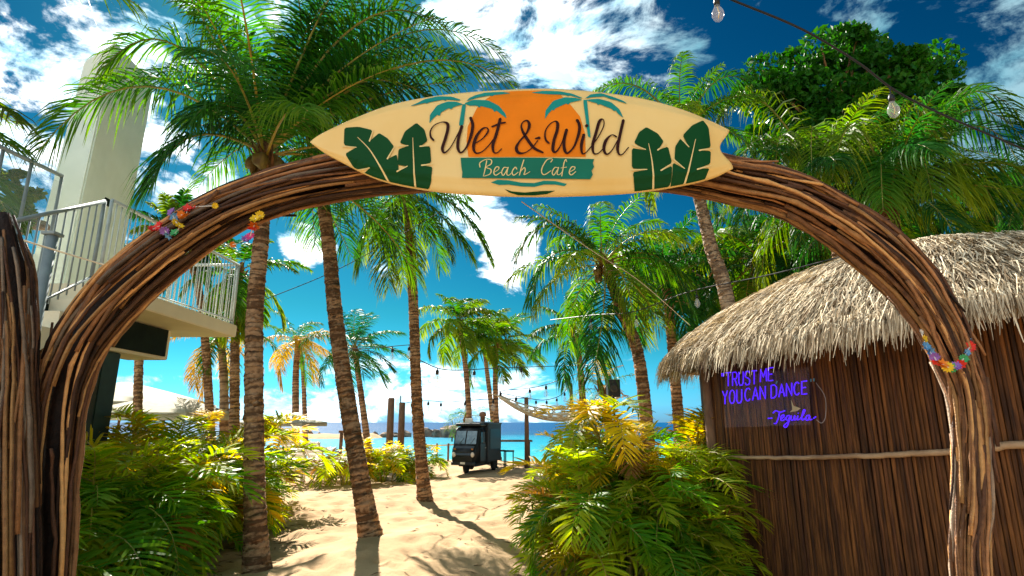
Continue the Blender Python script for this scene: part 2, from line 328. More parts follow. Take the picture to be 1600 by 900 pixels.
# ------------------------------------------------------------------ ground, sea
DENTS = [(rnd.uniform(-4.5, 1.2), rnd.uniform(5, 17), rnd.uniform(.08, .16), rnd.uniform(.012, .035)) for _ in range(300)]
def gz(x, y):
    z = .05*np.sin(x*.9+.4*y)+.04*np.sin(.7*y-1.1*x+1)+.018*np.sin(3.1*x+1.9*y)+.016*np.sin(2.3*y-3.7*x+2)+.008*np.sin(7*x-5.1*y)+.008*np.sin(6.3*y+5.7*x)
    z = z*np.clip((30-y)/12, 0, 1)
    return z-np.where(y > 25.5, np.minimum((y-25.5)*.09, 4.0), 0)
def build_ground():
    xs = np.concatenate([[-3000, -900, -300, -120, -60, -35, -22, -15, -11, -9], np.arange(-7, 4.0, .065), np.arange(4.2, 8, .4), [9, 11, 15, 22, 35, 60, 120, 300, 900, 3000]])
    ys = np.concatenate([[-3000, -600, -100, -30, -10, -4, 0, 2, 3.4], np.arange(4.4, 14, .065), np.arange(14.1, 24, .14), np.arange(24.5, 40, .5), [45, 55, 70, 100, 160, 300, 700, 1500, 3000, 5000]])
    X, Y = np.meshgrid(xs, ys); Z = gz(X, Y)
    rg = np.random.default_rng(4)
    for x, y, r, d in DENTS:
        ix = np.where(abs(xs-x) < .6)[0]; iy = np.where(abs(ys-y) < .6)[0]
        if len(ix) < 3 or len(iy) < 3: continue
        sx = X[iy[0]:iy[-1]+1, ix[0]:ix[-1]+1]-x; sy = Y[iy[0]:iy[-1]+1, ix[0]:ix[-1]+1]-y
        q = (sx*sx+sy*sy/1.8)/(r*r)
        Z[iy[0]:iy[-1]+1, ix[0]:ix[-1]+1] += -d*np.exp(-q)*1.3+d*.55*np.exp(-(np.sqrt(q)-1.5)**2*3)
    near = (X > -7) & (X < 4) & (Y > 4.4) & (Y < 24); Z = Z+near*rg.normal(0, .0035, Z.shape)
    n, m_ = X.shape; I = np.arange(n*m_).reshape(n, m_)
    Fc = np.stack([I[:-1, :-1], I[:-1, 1:], I[1:, 1:], I[1:, :-1]], -1).reshape(-1, 4)
    tag(mk('ground', np.stack([X, Y, Z], -1), Fc, SAND, smooth=True), kind='structure')
build_ground()
def gh(x, y): return float(gz(np.float64(x), np.float64(y)))
SEAZ = -.55
sea = mk('sea', [(-5000, 28, SEAZ), (5000, 28, SEAZ), (5000, 8000, SEAZ), (-5000, 8000, SEAZ)], [(0, 1, 2, 3)], SEA); tag(sea, kind='structure')
def blob_rock(c, s, seed, sub=2):
    r = random.Random(seed); bm = bmesh.new(); bmesh.ops.create_icosphere(bm, subdivisions=sub, radius=1)
    ph = [r.uniform(0, 6) for _ in range(6)]
    for v in bm.verts:
        p = v.co; k = 1+.18*math.sin(2.3*p.x*2+ph[0])+.16*math.sin(3.1*p.y*2+ph[1])+.14*math.sin(2.7*p.z*2+ph[2])+.1*math.sin(5*p.x+4*p.y+ph[3])
        v.co = Vector((p.x*s[0]*k, p.y*s[1]*k, p.z*s[2]*k))
    V = np.array([v.co[:] for v in bm.verts])+np.array(c); Fc = [tuple(v.index for v in f.verts) for f in bm.faces]; bm.free(); return V, Fc
def build_spit():
    n = 60; xs = np.linspace(-38, -18.5, n); rows = []
    for j, q in enumerate(np.linspace(-1, 1, 9)):
        rows.append([(x, 84+q*5+1.5*math.sin(x*.3), SEAZ-.25+.85*(1-q*q)*min(1, (x+38.5)*.4, (-18-x)*.5)+.04*math.sin(x*2+j)) for x in xs])
    I = np.arange(9*n).reshape(9, n); Fc = np.stack([I[:-1, :-1], I[:-1, 1:], I[1:, 1:], I[1:, :-1]], -1).reshape(-1, 4)
    tag(mk('sand_spit', np.array(rows), Fc, SAND, smooth=True), kind='structure')
build_spit()
RK = [(480, 2.0, .9), (498, 1.0, .5), (540, 1.2, .6), (560, 1.6, .7), (585, 1.1, .6), (600, 1.5, .7), (618, 1.3, .6), (632, 1.6, .8), (668, 2.0, 1.3), (684, 1.6, 1.0), (690, 1.1, .7), (697, 1.6, .8), (703, 2.2, 1.6), (714, 1.7, 1.1), (722, 1.3, .7), (733, 1.6, .8)]
RLAB = ['wide rock on the sandy spit, leftmost of the breakwater', 'small low rock on the spit just right of the leftmost one', 'rock of the breakwater behind the timber frame by the water', 'rock of the breakwater showing left of the thin curved palm trunk', 'rock of the breakwater directly behind the thin curved palm trunk',
        'rock of the breakwater just left of the two wooden posts', 'rock of the breakwater seen between the two wooden posts', 'rock of the breakwater just right of the two wooden posts', 'broad boulder of the breakwater right beside the slim palm trunk', 'second boulder right of the slim palm trunk on the breakwater', 'small dark rock in the middle of the breakwater right of the slim palm',
        'rock leaning on the left side of the tallest boulder', 'tallest boulder of the breakwater just left of the black three-wheeler', 'rock against the right side of the tallest boulder', 'low rock of the breakwater beside the windscreen of the three-wheeler', 'breakwater rock mostly hidden behind the black three-wheeler']
for i, (px, w, h) in enumerate(RK):
    y = 88+rnd.uniform(-2, 2); p = P(px, y, SEAZ)
    o = mk('rock', *blob_rock((p[0], y, SEAZ+h*.25), (w*.62, w*.6, h*.85), i+3), ROCK, smooth=False, loc=(p[0], y, SEAZ))
    big = h >= 1.3
    tag(o, RLAB[i], 'rock', 'rocks of the breakwater')

# ------------------------------------------------------------------ palms
def frond_geo(rach, ll, n, w, droop, rg, wind=(0.12, 0, 0), rr=.018, vee=.35, s0=.14, side=None, lean=.55):
    rach = np.asarray(rach, float); seg = np.linalg.norm(np.diff(rach, axis=0), axis=1); cs = np.concatenate([[0], np.cumsum(seg)]); cs /= cs[-1]
    s = np.tile(np.linspace(s0, .995, n), 2)+rg.uniform(-.4, .4, 2*n)/n; s = np.clip(s, s0*.8, 1)
    sg = np.repeat([1., -1.], n)
    Tn = norm(np.gradient(rach, axis=0))
    p0 = np.stack([np.interp(s, cs, rach[:, i]) for i in range(3)], -1); T = norm(np.stack([np.interp(s, cs, Tn[:, i]) for i in range(3)], -1))
    hz = rach[-1]-rach[0]; hz = norm(np.array((hz[0], hz[1], 0))+1e-6); B0 = np.cross(hz, (0, 0, 1.))
    B = norm(B0-T*(T@B0)[:, None]); Nn = np.cross(B, T); Nn = np.where(Nn[:, 2:3] < 0, Nn, Nn)
    A = np.radians(82-44*s**1.5+rg.normal(0, 5, 2*n)); ph = vee+rg.normal(0, .14, 2*n)
    d = norm(T*np.cos(A)[:, None]+np.sin(A)[:, None]*(sg[:, None]*B*np.cos(ph)[:, None]+Nn*np.sin(ph)[:, None]))
    prof = np.minimum(1, .45+(s-s0)*3.2)*np.sqrt(np.clip(1.06-s**3.2, .05, 1))
    l = ll*prof*rg.uniform(.82, 1.1, 2*n)
    Gv = np.array((wind[0], wind[1], -1.0)); dr = droop*rg.uniform(.7, 1.3, 2*n)
    ks = np.array((0, .34, .7, 1.0)); V = np.zeros((2*n, 7, 3)); wd_ = norm(T-d*np.sum(T*d, -1, keepdims=True)+Nn*rg.normal(0, lean, (2*n, 1)))
    wp = (.55, 1.0, .72); t = np.zeros((2*n, 7))
    for k in range(4):
        c = p0+d*(l*ks[k])[:, None]*(1-.25*dr[:, None]*ks[k]**2)+Gv*(dr*l*ks[k]**2)[:, None]*.8
        if k < 3:
            hw = (w*wp[k]*.5*np.minimum(1, prof+.2))[:, None]
            V[:, 2*k] = c-wd_*hw; V[:, 2*k+1] = c+wd_*hw; t[:, 2*k:2*k+2] = ks[k]
        else: V[:, 6] = c; t[:, 6] = 1
    t = t*.6+s[:, None]*.4
    vv = np.repeat(rg.uniform(0, 1, 2*n), 7)
    b = (np.arange(2*n)*7)[:, None]
    Q = np.concatenate([b+np.array((0, 1, 3, 2)), b+np.array((2, 3, 5, 4))]); Tr = b+np.array((4, 5, 6))
    rv, rf = tube(rach, np.linspace(rr, rr*.18, len(rach)), 5, cap=False)
    off = 14*n
    Fc = Q.tolist()+Tr.tolist()+[[i+off for i in f] for f in rf]
    mi = [0]*(len(Q)+len(Tr))+[1]*len(rf)
    Vt = np.concatenate([V.reshape(-1, 3), rv])
    return Vt, Fc, mi, {'v': np.concatenate([vv, np.zeros(len(rv))]), 't': np.concatenate([t.ravel(), np.zeros(len(rv))])}
def rach_ang(p0, az, el, L, bend, wind=(.0, .0), n=11, rg=rng, lift=1.25):
    pts = [np.asarray(p0, float)]; st = L/(n-1)
    for k in range(1, n):
        s = k/(n-1); e = el-bend*s**lift
        e = max(e, R(-88))
        d = np.array((math.sin(az)*math.cos(e)+wind[0]*s, math.cos(az)*math.cos(e)+wind[1]*s, math.sin(e)))
        pts.append(pts[-1]+norm(d)*st)
    return np.array(pts)
def rach_bez(a, c, b, n=13):
    t = np.linspace(0, 1, n)[:, None]; return (1-t)**2*a+2*t*(1-t)*c+t*t*b
def palm(label, trunk, r, nf, Lf, near=1.0, leaf=None, alt=None, palt=.0, rach=None, seed=0, bend=(.9, 1.5), elr=(80, -42), wind=(.15, 0), ll=.75, extra=(), nuts=0, n_leaf=None, group=None, cat='palm tree', trunkmat=None, dead=0, droop=.75, w=None, base_in=.15, name='coconut_palm', azr=None, skip=None):
    rg = np.random.default_rng(seed+100); leaf = leaf or L_COCO; rach = rach or RACH
    trunk = np.asarray(trunk, float); base = trunk[0]
    o = thing(name, label, cat, base, group)
    tp = trunk.copy(); tp[0, 2] -= base_in
    ln = np.sum(np.linalg.norm(np.diff(tp, axis=0), axis=1))
    step = (.0145 if near > .6 else .04) if near > .3 else .2
    n = int(max(10, min(480, ln/step))); pts = spline(tp, n); s = np.linspace(0, 1, n)
    ring = (np.cumsum(rg.uniform(.75, 1.25, n))*ln/n/(.052 if near > .6 else .12)) % 1.0 if near > .3 else np.zeros(n)
    rad = r*(1.0-.32*s)*(1+.07*(ring-.5)+.55*np.exp(-s*ln/.28))
    if near > .3: pts = pts+np.stack([rg.normal(0, .004, n), rg.normal(0, .004, n), np.zeros(n)], -1)
    sd_ = 16 if near > .6 else 8
    V, Fc = tube(pts, rad, sd_)
    V = V+rg.normal(0, r*.025, V.shape)
    pat = np.interp(np.arange(n), np.linspace(0, n, 30), rg.uniform(-.18, .18, 30)); av = np.clip(np.repeat(np.where(ring > .70, .05, .45+.45*ring)+pat, sd_)+rg.normal(0, .12, n*sd_), 0, 1)
    mk('trunk', V, Fc, trunkmat or TRUNK, o, smooth=True, attrs={'v': av})
    c = trunk[-1]; T = norm(pts[-1]-pts[-4])
    # fibrous crown base
    hv, hf = tube([c-T*.22, c-T*.06, c+T*.12, c+T*.3], [r*.66, r*.95, r*.8, r*.3], 9)
    mk('crown_shaft', hv+rg.normal(0, r*.12, hv.shape), hf, FIBRE, o, smooth=True)
    if near > .5:
        for k in range(9):
            a = k*2.4; d = np.array((math.cos(a), math.sin(a), 0)); q0 = c-T*.2+d*r*.55
            bv, bf = tube([q0, q0+d*r*.5+T*.14, q0+d*r*1.0+T*.34], [r*.28, r*.2, r*.07], 5); mk('leaf_boot', bv, bf, FIBRE if k % 3 else TRUNK_L, o, True, {'v': np.zeros(len(bv))+.6})
    nl = n_leaf or int(26+40*near); ww = w or (.030+.035*(1-near))
    for i in range(nf):
        f = (i+.5)/nf; az = i*2.39996+rg.uniform(-.25, .25); el = R(elr[0]+(elr[1]-elr[0])*f**.85)+rg.normal(0, .1)
        if azr is not None: az = azr[0]+(azr[1]-azr[0])*((i*.618) % 1.0)
        if skip and skip(math.sin(az), math.cos(az), math.degrees(el)): continue
        L = Lf*rg.uniform(.85, 1.1)*(.72+.28*min(1, f*3+.2)); bd = rg.uniform(*bend)*(.75+.25*f)
        a0 = c+T*(.22-.26*f)+np.array((math.sin(az), math.cos(az), 0))*r*.5
        pts_ = rach_ang(a0, az, el, L, bd, wind, rg=rg)
        lm, rm = leaf, rach
        if alt is not None and rg.random() < palt*(.35+1.3*f): lm, rm = alt, RACH_G
        if f > 1-dead: lm, rm = L_DEAD, FIBRE
        v, fc, mi, at = frond_geo(pts_, ll*L/3.0*1.05, nl, ww*L/3.0 if w is None else ww, droop*(.7+.5*f), rg, (wind[0], 0, 0), rr=.02*L/2.6)
        mk('frond', v, fc, [lm, rm], o, attrs=at, mi=mi)
    for tip, ctl, lm in extra:
        b_ = np.asarray(tip); k_ = np.asarray(ctl)
        pts_ = rach_bez(c+T*.05, k_, b_)
        L = np.sum(np.linalg.norm(np.diff(pts_, axis=0), axis=1))
        v, fc, mi, at = frond_geo(pts_, ll, int(nl*1.25), ww, droop, rg, (wind[0]*.6, 0, 0), rr=.024)
        mk('frond', v, fc, [lm or leaf, rach], o, attrs=at, mi=mi)
    for k in range(nuts):
        a = k*2.4; q = c+np.array((math.cos(a)*r*1.3, math.sin(a)*r*1.3, -.12-.1*(k % 2)))
        v, fc = blob_rock(q, (.09, .09, .115), k, 2); mk('coconut', v, fc, NUT, o, smooth=True)
    return o
def tr(*pts):
    """trunk through pixels: first entry (px, Y) stands on the ground, the others (px, py, Y)"""
    b = P(pts[0][0], pts[0][1], 0); b[2] = gh(b[0], b[1]) if b[1] < 25 else 0; 
    return [b]+[W(*q) for q in pts[1:]]
exec_palms = []
def E(cx, cy, cY, tips):
    return [(W(*t), W(*k), m_) for t, k, m_ in tips]
palm('large coconut palm nearest the camera, orange nuts in its crown left of the sign',
     tr((403, 6.7), (397, 700, 6.75), (398, 500, 6.8), (409, 360, 6.85), (415, 245, 6.9)), .118, 25, 2.7, seed=1, ll=.8, n_leaf=70, w=.026, bend=(.6, 1.1), elr=(86, 0), wind=(.08, 0), droop=.75, leaf=L_DARK, alt=L_COCO, palt=.3, nuts=5, skip=lambda sx, sy, e: sx < -.25 and e < 62,
     extra=E(0, 0, 0, [((60, 236, 6.2), (215, 35, 6.4), L_COCO), ((163, 106, 6.0), (265, -25, 6.4), L_COCO), ((238, 290, 6.0), (280, 160, 6.3), L_DARK), ((700, 45, 6.5), (560, -60, 6.8), L_COCO), ((805, 135, 6.6), (660, 20, 6.8), L_COCO),
                        ((690, 165, 6.4), (560, 60, 6.7), L_DARK), ((260, -60, 6.2), (330, 30, 6.5), L_DARK), ((560, -80, 6.2), (480, 40, 6.5), L_DARK), ((620, 20, 7), (520, 20, 7), L_DARK), ((300, 190, 6), (350, 110, 6.3), L_DARK)]))
palm('coconut palm leaning left, second from the left, standing clear on open sand',
     tr((583, 8.7), (548, 660, 8.75), (525, 500, 8.8), (509, 345, 8.85), (482, 190, 8.9)), .138, 27, 2.8, seed=2, ll=.85, n_leaf=60, w=.028, bend=(.6, 1.1), elr=(86, -8), wind=(.1, 0), leaf=L_DARK, alt=L_COCO, palt=.25, droop=.75,
     extra=E(0, 0, 0, [((720, 100, 8.6), (600, 20, 8.7), L_DARK), ((640, 230, 8.3), (560, 90, 8.5), L_DARK), ((790, 90, 8.8), (640, -30, 8.8), L_COCO), ((620, 180, 8.2), (540, 80, 8.5), L_DARK), ((580, 100, 8.2), (520, 30, 8.5), L_DARK)]))
palm('slim coconut palm right of the leaning one, its fronds drooping below the surfboard sign',
     tr((665, 12.9), (652, 640, 12.95), (646, 480, 13), (640, 380, 13), (634, 305, 13)), .135, 15, 2.1, near=.8, seed=3, ll=.8, n_leaf=50, w=.034, elr=(70, -60), bend=(.8, 1.5), alt=L_LIME, palt=.3, droop=.9,
     extra=E(0, 0, 0, [((735, 400, 12.5), (690, 320, 12.7), None), ((560, 420, 12.6), (575, 310, 12.8), None), ((608, 450, 12.5), (600, 330, 12.7), L_LIME), ((765, 405, 12.6), (720, 290, 12.8), None)]))
palm('small yellowing palm with golden fronds beyond the left hedge', tr((463, 25), (462, 600, 25), (465, 535, 25)), .17, 16, 2.0, near=.45, seed=4, alt=L_GOLD, palt=.5, leaf=L_COCO, wind=(.3, 0), ll=.9, bend=(1.1, 1.8), droop=1.0, elr=(75, -30))
palm('thin far palm trunk leaning left behind the yellowing palm', tr((478, 32), (474, 590, 32), (468, 545, 32)), .14, 7, 1.6, near=.35, seed=5, wind=(.3, 0))
palm('windswept dark green palm with a bunch of coconuts right of the leaning trunk', tr((580, 24), (566, 630, 24), (555, 548, 24)), .15, 20, 2.3, near=.45, seed=6, leaf=L_DARK, nuts=9, wind=(.5, 0), ll=.9, elr=(88, -25), bend=(1, 1.7))
palm('bushy green palm above the black three-wheeler', tr((737, 25), (729, 590, 25), (718, 507, 25)), .14, 20, 2.3, near=.5, seed=7, alt=L_LIME, palt=.75, wind=(.35, 0), ll=1.0, w=.06, elr=(88, -18), bend=(1.1, 1.9), droop=1.0)
palm('lime green palm whose pale trunk leans left, behind the bushy one', tr((778, 28), (762, 590, 28), (755, 530, 28)), .13, 12, 2.3, near=.45, seed=8, leaf=L_LIME, wind=(.35, 0), ll=.9, trunkmat=TRUNK_L, w=.06, elr=(85, -10), bend=(1.0, 1.7))
palm('upright palm with brown fibre crown at the post that holds the hammock', tr((778, 26), (774, 600, 26), (776, 540, 26)), .14, 18, 2.4, near=.5, seed=9, alt=L_LIME, palt=.6, wind=(.4, 0), ll=.9, w=.06, elr=(85, -20), bend=(.9, 1.6), leaf=L_COCO)
palm('short young palm right behind the black three-wheeler', tr((727, 27), (728, 655, 27)), .12, 14, 1.2, near=.4, seed=10, wind=(.2, 0), alt=L_LIME, palt=.4, ll=1.1, n_leaf=18)
palm('slender palm with ragged fronds left of the thatched hut, seen against open sky', tr((916, 18), (908, 590, 18), (898, 520, 18)), .12, 13, 1.9, near=.65, seed=11, leaf=L_DARK, alt=L_COCO, palt=.5, wind=(.1, 0), ll=.9, w=.042, droop=1.1, elr=(88, -20), bend=(.9, 1.7))
palm('coconut palm with brown crown and leaning trunk behind the right-hand shrub', tr((1022, 11), (1000, 570, 11), (968, 480, 11), (946, 415, 11)), .13, 19, 2.0, near=.85, seed=12, alt=L_LIME, palt=.35, elr=(85, -10), nuts=5, ll=.85, n_leaf=46, w=.032, bend=(1.0, 1.7), droop=.95,
     extra=E(0, 0, 0, [((808, 400, 10.6), (850, 300, 10.8), L_COCO), ((830, 470, 10.6), (850, 350, 10.8), L_DARK), ((1075, 470, 10.6), (1040, 360, 10.8), L_DARK), ((925, 590, 10.4), (950, 480, 10.6), L_DARK)]))
palm('tall palm with a grey trunk beside the thatch, crowned above the surfboard tail', tr((1190, 9.6), (1138, 480, 9.6), (1112, 390, 9.6), (1095, 320, 9.6), (1068, 215, 9.6)), .135, 20, 1.75, near=.9, seed=13, elr=(88, -20), ll=.7, n_leaf=54, w=.026, trunkmat=TRUNK_L, alt=L_LIME, palt=.25, bend=(1.1, 1.9), droop=.9,
     extra=E(0, 0, 0, [((925, 145, 9.3), (1000, 95, 9.5), L_COCO), ((1165, 125, 9.3), (1110, 95, 9.5), L_DARK)]))
palm('coconut palm with big yellow-edged fronds above the right of the arch', tr((1400, 9.2), (1395, 420, 9.2), (1390, 320, 9.2)), .18, 20, 2.3, near=1, seed=14, elr=(88, 0), alt=L_LIME, palt=.2, ll=.85, n_leaf=62, w=.028, leaf=L_DARK, bend=(1.1, 1.8), droop=.95,
     extra=E(0, 0, 0, [((1590, 175, 8.6), (1480, 70, 8.8), L_COCO), ((1510, 310, 8.3), (1470, 150, 8.7), L_LIME), ((1460, 330, 8.2), (1430, 130, 8.6), L_LIME), ((1300, 280, 8.4), (1330, 100, 8.8), L_LIME), ((1598, 215, 8.9), (1500, 95, 9), L_DARK), ((1450, 200, 8.6), (1420, 90, 9), L_LIME), ((1590, 250, 9), (1520, 120, 9), L_DARK), ((1380, 330, 8.0), (1370, 170, 8.6), L_COCO), ((1560, 330, 8.8), (1500, 190, 8.9), L_DARK)]))
palm('coconut palm with drooping lime fronds between the surfboard tail and the broadleaf tree', tr((1330, 9.8), (1315, 420, 9.8), (1295, 310, 9.8)), .17, 20, 2.3, near=1, seed=15, elr=(88, -10), alt=L_LIME, palt=.25, ll=.85, n_leaf=60, w=.028, leaf=L_DARK, bend=(1.1, 1.8), droop=.95,
     extra=E(0, 0, 0, [((1120, 200, 9.4), (1165, 60, 9.6), L_LIME), ((1350, 290, 8.9), (1330, 90, 9.4), L_LIME), ((1150, 310, 9.3), (1160, 130, 9.5), L_COCO), ((1215, 300, 9), (1200, 120, 9.4), L_LIME), ((1270, 300, 8.8), (1260, 100, 9.3), L_LIME)]))
palm('dark palm at the right edge of the view behind the thatched hut', tr((1640, 12), (1630, 400, 12), (1625, 290, 12)), .2, 20, 2.2, near=.8, seed=16, leaf=L_DARK, alt=L_COCO, palt=.2, elr=(60, -50))
palm('green palm filling the gap left of the grey trunk behind the hut', tr((1070, 14), (1045, 480, 14), (1035, 430, 14)), .14, 20, 2.4, near=.75, seed=17, leaf=L_DARK, alt=L_LIME, palt=.3, elr=(85, -30), w=.04, bend=(.9, 1.6), ll=.9)
palm('shaded palm with a yellow stem just right of the grey trunk, above the thatch', tr((1180, 13), (1175, 480, 13), (1185, 410, 13)), .14, 22, 2.3, near=.75, seed=18, leaf=L_DARK, alt=L_LIME, palt=.3, elr=(85, -45), w=.04, ll=.9)
palm('shaded palm with hanging brown fronds above the ridge of the thatch', tr((1300, 12.5), (1290, 480, 12.5), (1275, 390, 12.5)), .15, 22, 2.3, near=.75, seed=19, leaf=L_DARK, alt=L_COCO, palt=.4, elr=(80, -60), dead=.15, w=.04, ll=.9)
palm('young light green palm low between the far slender palm and the hut', tr((955, 15), (948, 640, 15), (940, 610, 15)), .10, 14, 1.05, near=.55, seed=20, leaf=L_LIME, alt=L_GOLD, palt=.25, elr=(88, -10), ll=.9, n_leaf=24)
palm('palm with orange hanging fronds behind the balcony corner', tr((352, 14), (350, 600, 14), (345, 530, 14)), .12, 16, 1.5, near=.6, seed=21, leaf=L_COCO, alt=L_GOLD, palt=.5, elr=(80, -60), trunkmat=TRUNK_L)
palm('palm close behind the nearest trunk, its fronds hanging by the balcony railing', tr((368, 12), (367, 560, 12), (372, 430, 12)), .11, 18, 1.5, near=.7, seed=22, leaf=L_COCO, alt=L_LIME, palt=.5, elr=(80, -80), bend=(1, 1.7), w=.04)
palm('leafy palm crown right of the tower, above the left shoulder of the arch', tr((338, 13), (315, 480, 13), (280, 370, 13)), .10, 26, 1.25, near=.75, seed=23, leaf=L_DARK, alt=L_LIME, palt=.3, elr=(88, -40), w=.045, ll=1.1)
palm('bare dark palm trunk under the balcony in front of the parasols', tr((214, 11), (217, 560, 11), (219, 470, 11.5), (222, 400, 12)), .085, 8, .9, near=.7, seed=24, leaf=L_DARK, elr=(80, -20))
palm('palm at the left edge of the view, only the tips of its golden fronds showing', tr((-230, 6.0), (-220, 300, 6.0), (-215, 190, 6.0)), .17, 12, 1.5, near=.9, seed=25, leaf=L_LIME, alt=L_GOLD, palt=.3, elr=(70, -30), bend=(.6, 1.0), n_leaf=40,
     extra=E(0, 0, 0, [((30, 190, 5.8), (-80, 90, 5.9), L_LIME), ((26, 232, 5.7), (-90, 150, 5.9), L_COCO), ((14, 335, 5.7), (-70, 200, 5.8), L_COCO)]))
palm('palm beyond the top left corner, one row of leaflets hanging into view', tr((-420, 5.0), (-330, 0, 4.9), (-260, -260, 4.8)), .17, 8, 1.6, near=.9, seed=26, leaf=L_COCO, elr=(60, 20), n_leaf=40, azr=(R(-150), R(-60)),
     extra=E(0, 0, 0, [((210, 5, 4.6), (60, -95, 4.7), L_COCO)]))

# ------------------------------------------------------------------ broadleaf trees
def broad_tree(label, c, rx, ry, rz, ncl, nl, size, base, seed, leaf=None):
    rg = np.random.default_rng(seed); c = np.asarray(c); o = thing('broadleaf_tree', label, 'tree', (base[0], base[1], 0))
    tp = spline([(base[0], base[1], -.2), (base[0]+.2, base[1], c[2]*.35), tuple(c-np.array((0, 0, rz*.5)))], 16)
    v, f = tube(tp, np.linspace(.28, .13, 16), 9); mk('trunk', v, f, TRUNK, o, True, {'v': rg.uniform(0, 1, len(v))})
    VV, AA = [], []
    for k in range(ncl):
        d = norm(rg.normal(0, 1, 3)); d[2] = d[2]*1.0+.05; q = c+d*np.array((rx, ry, rz))*rg.uniform(.55, 1.0)
        if k % 4 == 0:
            lv, lf = tube(spline([tp[-1], (tp[-1]+q)/2+rg.normal(0, .15, 3), q], 7), np.linspace(.09, .02, 7), 5)
            mk('limb', lv, lf, TRUNK, o, True, {'v': rg.uniform(0, 1, len(lv))})
        m_ = nl; rr = min(rx, rz)*.26*rg.uniform(.55, 1.45)
        pos = q+norm(rg.normal(0, 1, (m_, 3)))*rr*rg.uniform(.3, 1.0, (m_, 1))**.5*np.array((1, 1, .75))
        a = norm(rg.normal(0, 1, (m_, 3))+np.array((0, 0, -.3))); b_ = norm(np.cross(a, rg.normal(0, 1, (m_, 3)))); s = size*rg.uniform(.6, 1.2, (m_, 1))
        nn = np.cross(a, b_)
        VV.append(np.stack([pos-a*s*.5, pos+b_*s*.27+nn*s*.06, pos+a*s*.5, pos-b_*s*.27+nn*s*.06], 1)); AA.append(np.repeat(rg.uniform(0, 1, m_), 4))
    V = np.concatenate(VV).reshape(-1, 3); n = len(V)//4; Fc = np.arange(4*n).reshape(n, 4)
    cr = mk('crown', V, Fc, leaf or L_TREE, o, attrs={'v': np.concatenate(AA), 't': np.tile([0, .5, 1, .5], n)}); cr['kind'] = 'stuff'
    return o
c = W(1318, 165, 15); broad_tree('round crowned broadleaf tree with glossy dark leaves, highest at the upper right', c, 2.75, 2.0, 2.0, 120, 240, .23, P(1320, 15, 0), 5)
c = W(1575, 350, 15); broad_tree('dark bushy tree behind the thatched roof at the right edge', c, 2.2, 2.0, 1.5, 70, 150, .2, P(1580, 15, 0), 6)
c = W(1290, 400, 16); broad_tree('dark leafy tree in the shade behind the ridge of the thatch', c, 3.3, 1.6, 1.6, 80, 150, .22, P(1290, 16, 0), 7)
c = W(8, 320, 6.6); broad_tree('small bright green tree behind the stick column at the left edge', c, .42, .4, .4, 26, 70, .12, P(-10, 6.6, 0), 8, L_LIME)
c = W(1110, 440, 17); broad_tree('dense green tree far back behind the grey palm trunk', c, 2.6, 1.6, 1.7, 70, 140, .24, P(1110, 17, 0), 9)

# ------------------------------------------------------------------ areca palms
def areca(label, x, y, h, spread, nf, seed, pg=.2, pl=.35, group=None, L=(.8, 1.25), n_leaf=24, w=.030):
    rg = np.random.default_rng(seed+500); z0 = gh(x, y); o = thing('areca_palm', label, 'shrub', (x, y, z0), group)
    ns = max(9, nf//6); stems = []
    for k in range(ns):
        a = rg.uniform(0, 2*math.pi); q = math.sqrt(rg.random())*spread*.35; top = h*rg.uniform(.12, .70); out = rg.uniform(.15, .6)*spread
        b_ = np.array((x+math.cos(a)*q, y+math.sin(a)*q, z0-.05)); t_ = b_+np.array((math.cos(a)*out, math.sin(a)*out, top))
        pts = spline([b_, (b_+t_)/2-np.array((math.cos(a), math.sin(a), 0))*out*.15, t_], 7); v, f = tube(pts, np.linspace(.020, .013, 7), 5)
        mk('cane', v, f, RACH_G if k % 3 == 0 else RACH, o, True); stems.append((t_, a))
    for i in range(nf):
        t_, a = stems[i % ns]
        az = math.pi/2-a+rg.normal(0, .9); el = R(rg.uniform(40, 88)) if i % 3 else R(rg.uniform(5, 50)); LL = rg.uniform(*L)*(h/1.7)**.5
        lo = rg.uniform(0, .6) if i % 2 else 0; p0 = t_-np.array((0, 0, lo*(t_[2]-z0)))
        pts = rach_ang(p0, az, el, LL, rg.uniform(1.3, 2.3), (.05, 0), n=10, rg=rg, lift=1.2)
        pts[:, 2] = np.maximum(pts[:, 2], z0+.03)
        hi = pts[4, 2] > z0+h*.66; u = rg.random()
        lm = L_ARGOLD if u < pg*(1.4 if hi else .3) else L_ARLIME if u < pg+pl*(1.6 if hi else .6) else L_ARECA
        if not hi and rg.random() < .05: lm = L_DEAD
        v, fc, mi, at = frond_geo(pts, .36*LL, n_leaf, w*LL, .30, rg, (.05, 0, 0), rr=.010, vee=.42, s0=.16, lean=.18)
        mk('frond', v, fc, [lm, RACH_G if lm is not L_ARECA else RACH], o, attrs=at, mi=mi)
    return o
GH = 'areca palms of the left hedge'
areca('areca palm at the near end of the left hedge, beside the arch leg', -4.5, 5.4, 1.75, 1.0, 95, 1, .12, .5, GH)
areca('second areca palm of the left hedge from the arch, dark green with drooping lower fronds', -4.4, 6.5, 1.75, 1.0, 110, 2, .12, .5, GH)
areca('middle areca palm of the left hedge, left of the nearest palm trunk', -4.6, 7.7, 1.75, 1.0, 105, 3, .16, .52, GH)
areca('areca palm of the left hedge next to its far end, partly behind the nearest trunk', -4.85, 9.0, 1.8, 1.0, 85, 4, .25, .45, GH)
areca('golden green areca palm at the far end of the left hedge', -4.95, 10.4, 2.0, 1.0, 95, 5, .45, .5, GH)
areca('rear areca palm of the left hedge under the balcony', -5.9, 6.6, 1.75, 1.1, 60, 6, .3, .5, GH)
areca('rear areca palm of the left hedge in front of the parasols', -6.0, 8.6, 1.75, 1.1, 60, 7, .3, .5, GH)
GR = 'areca palms beside the thatched hut'
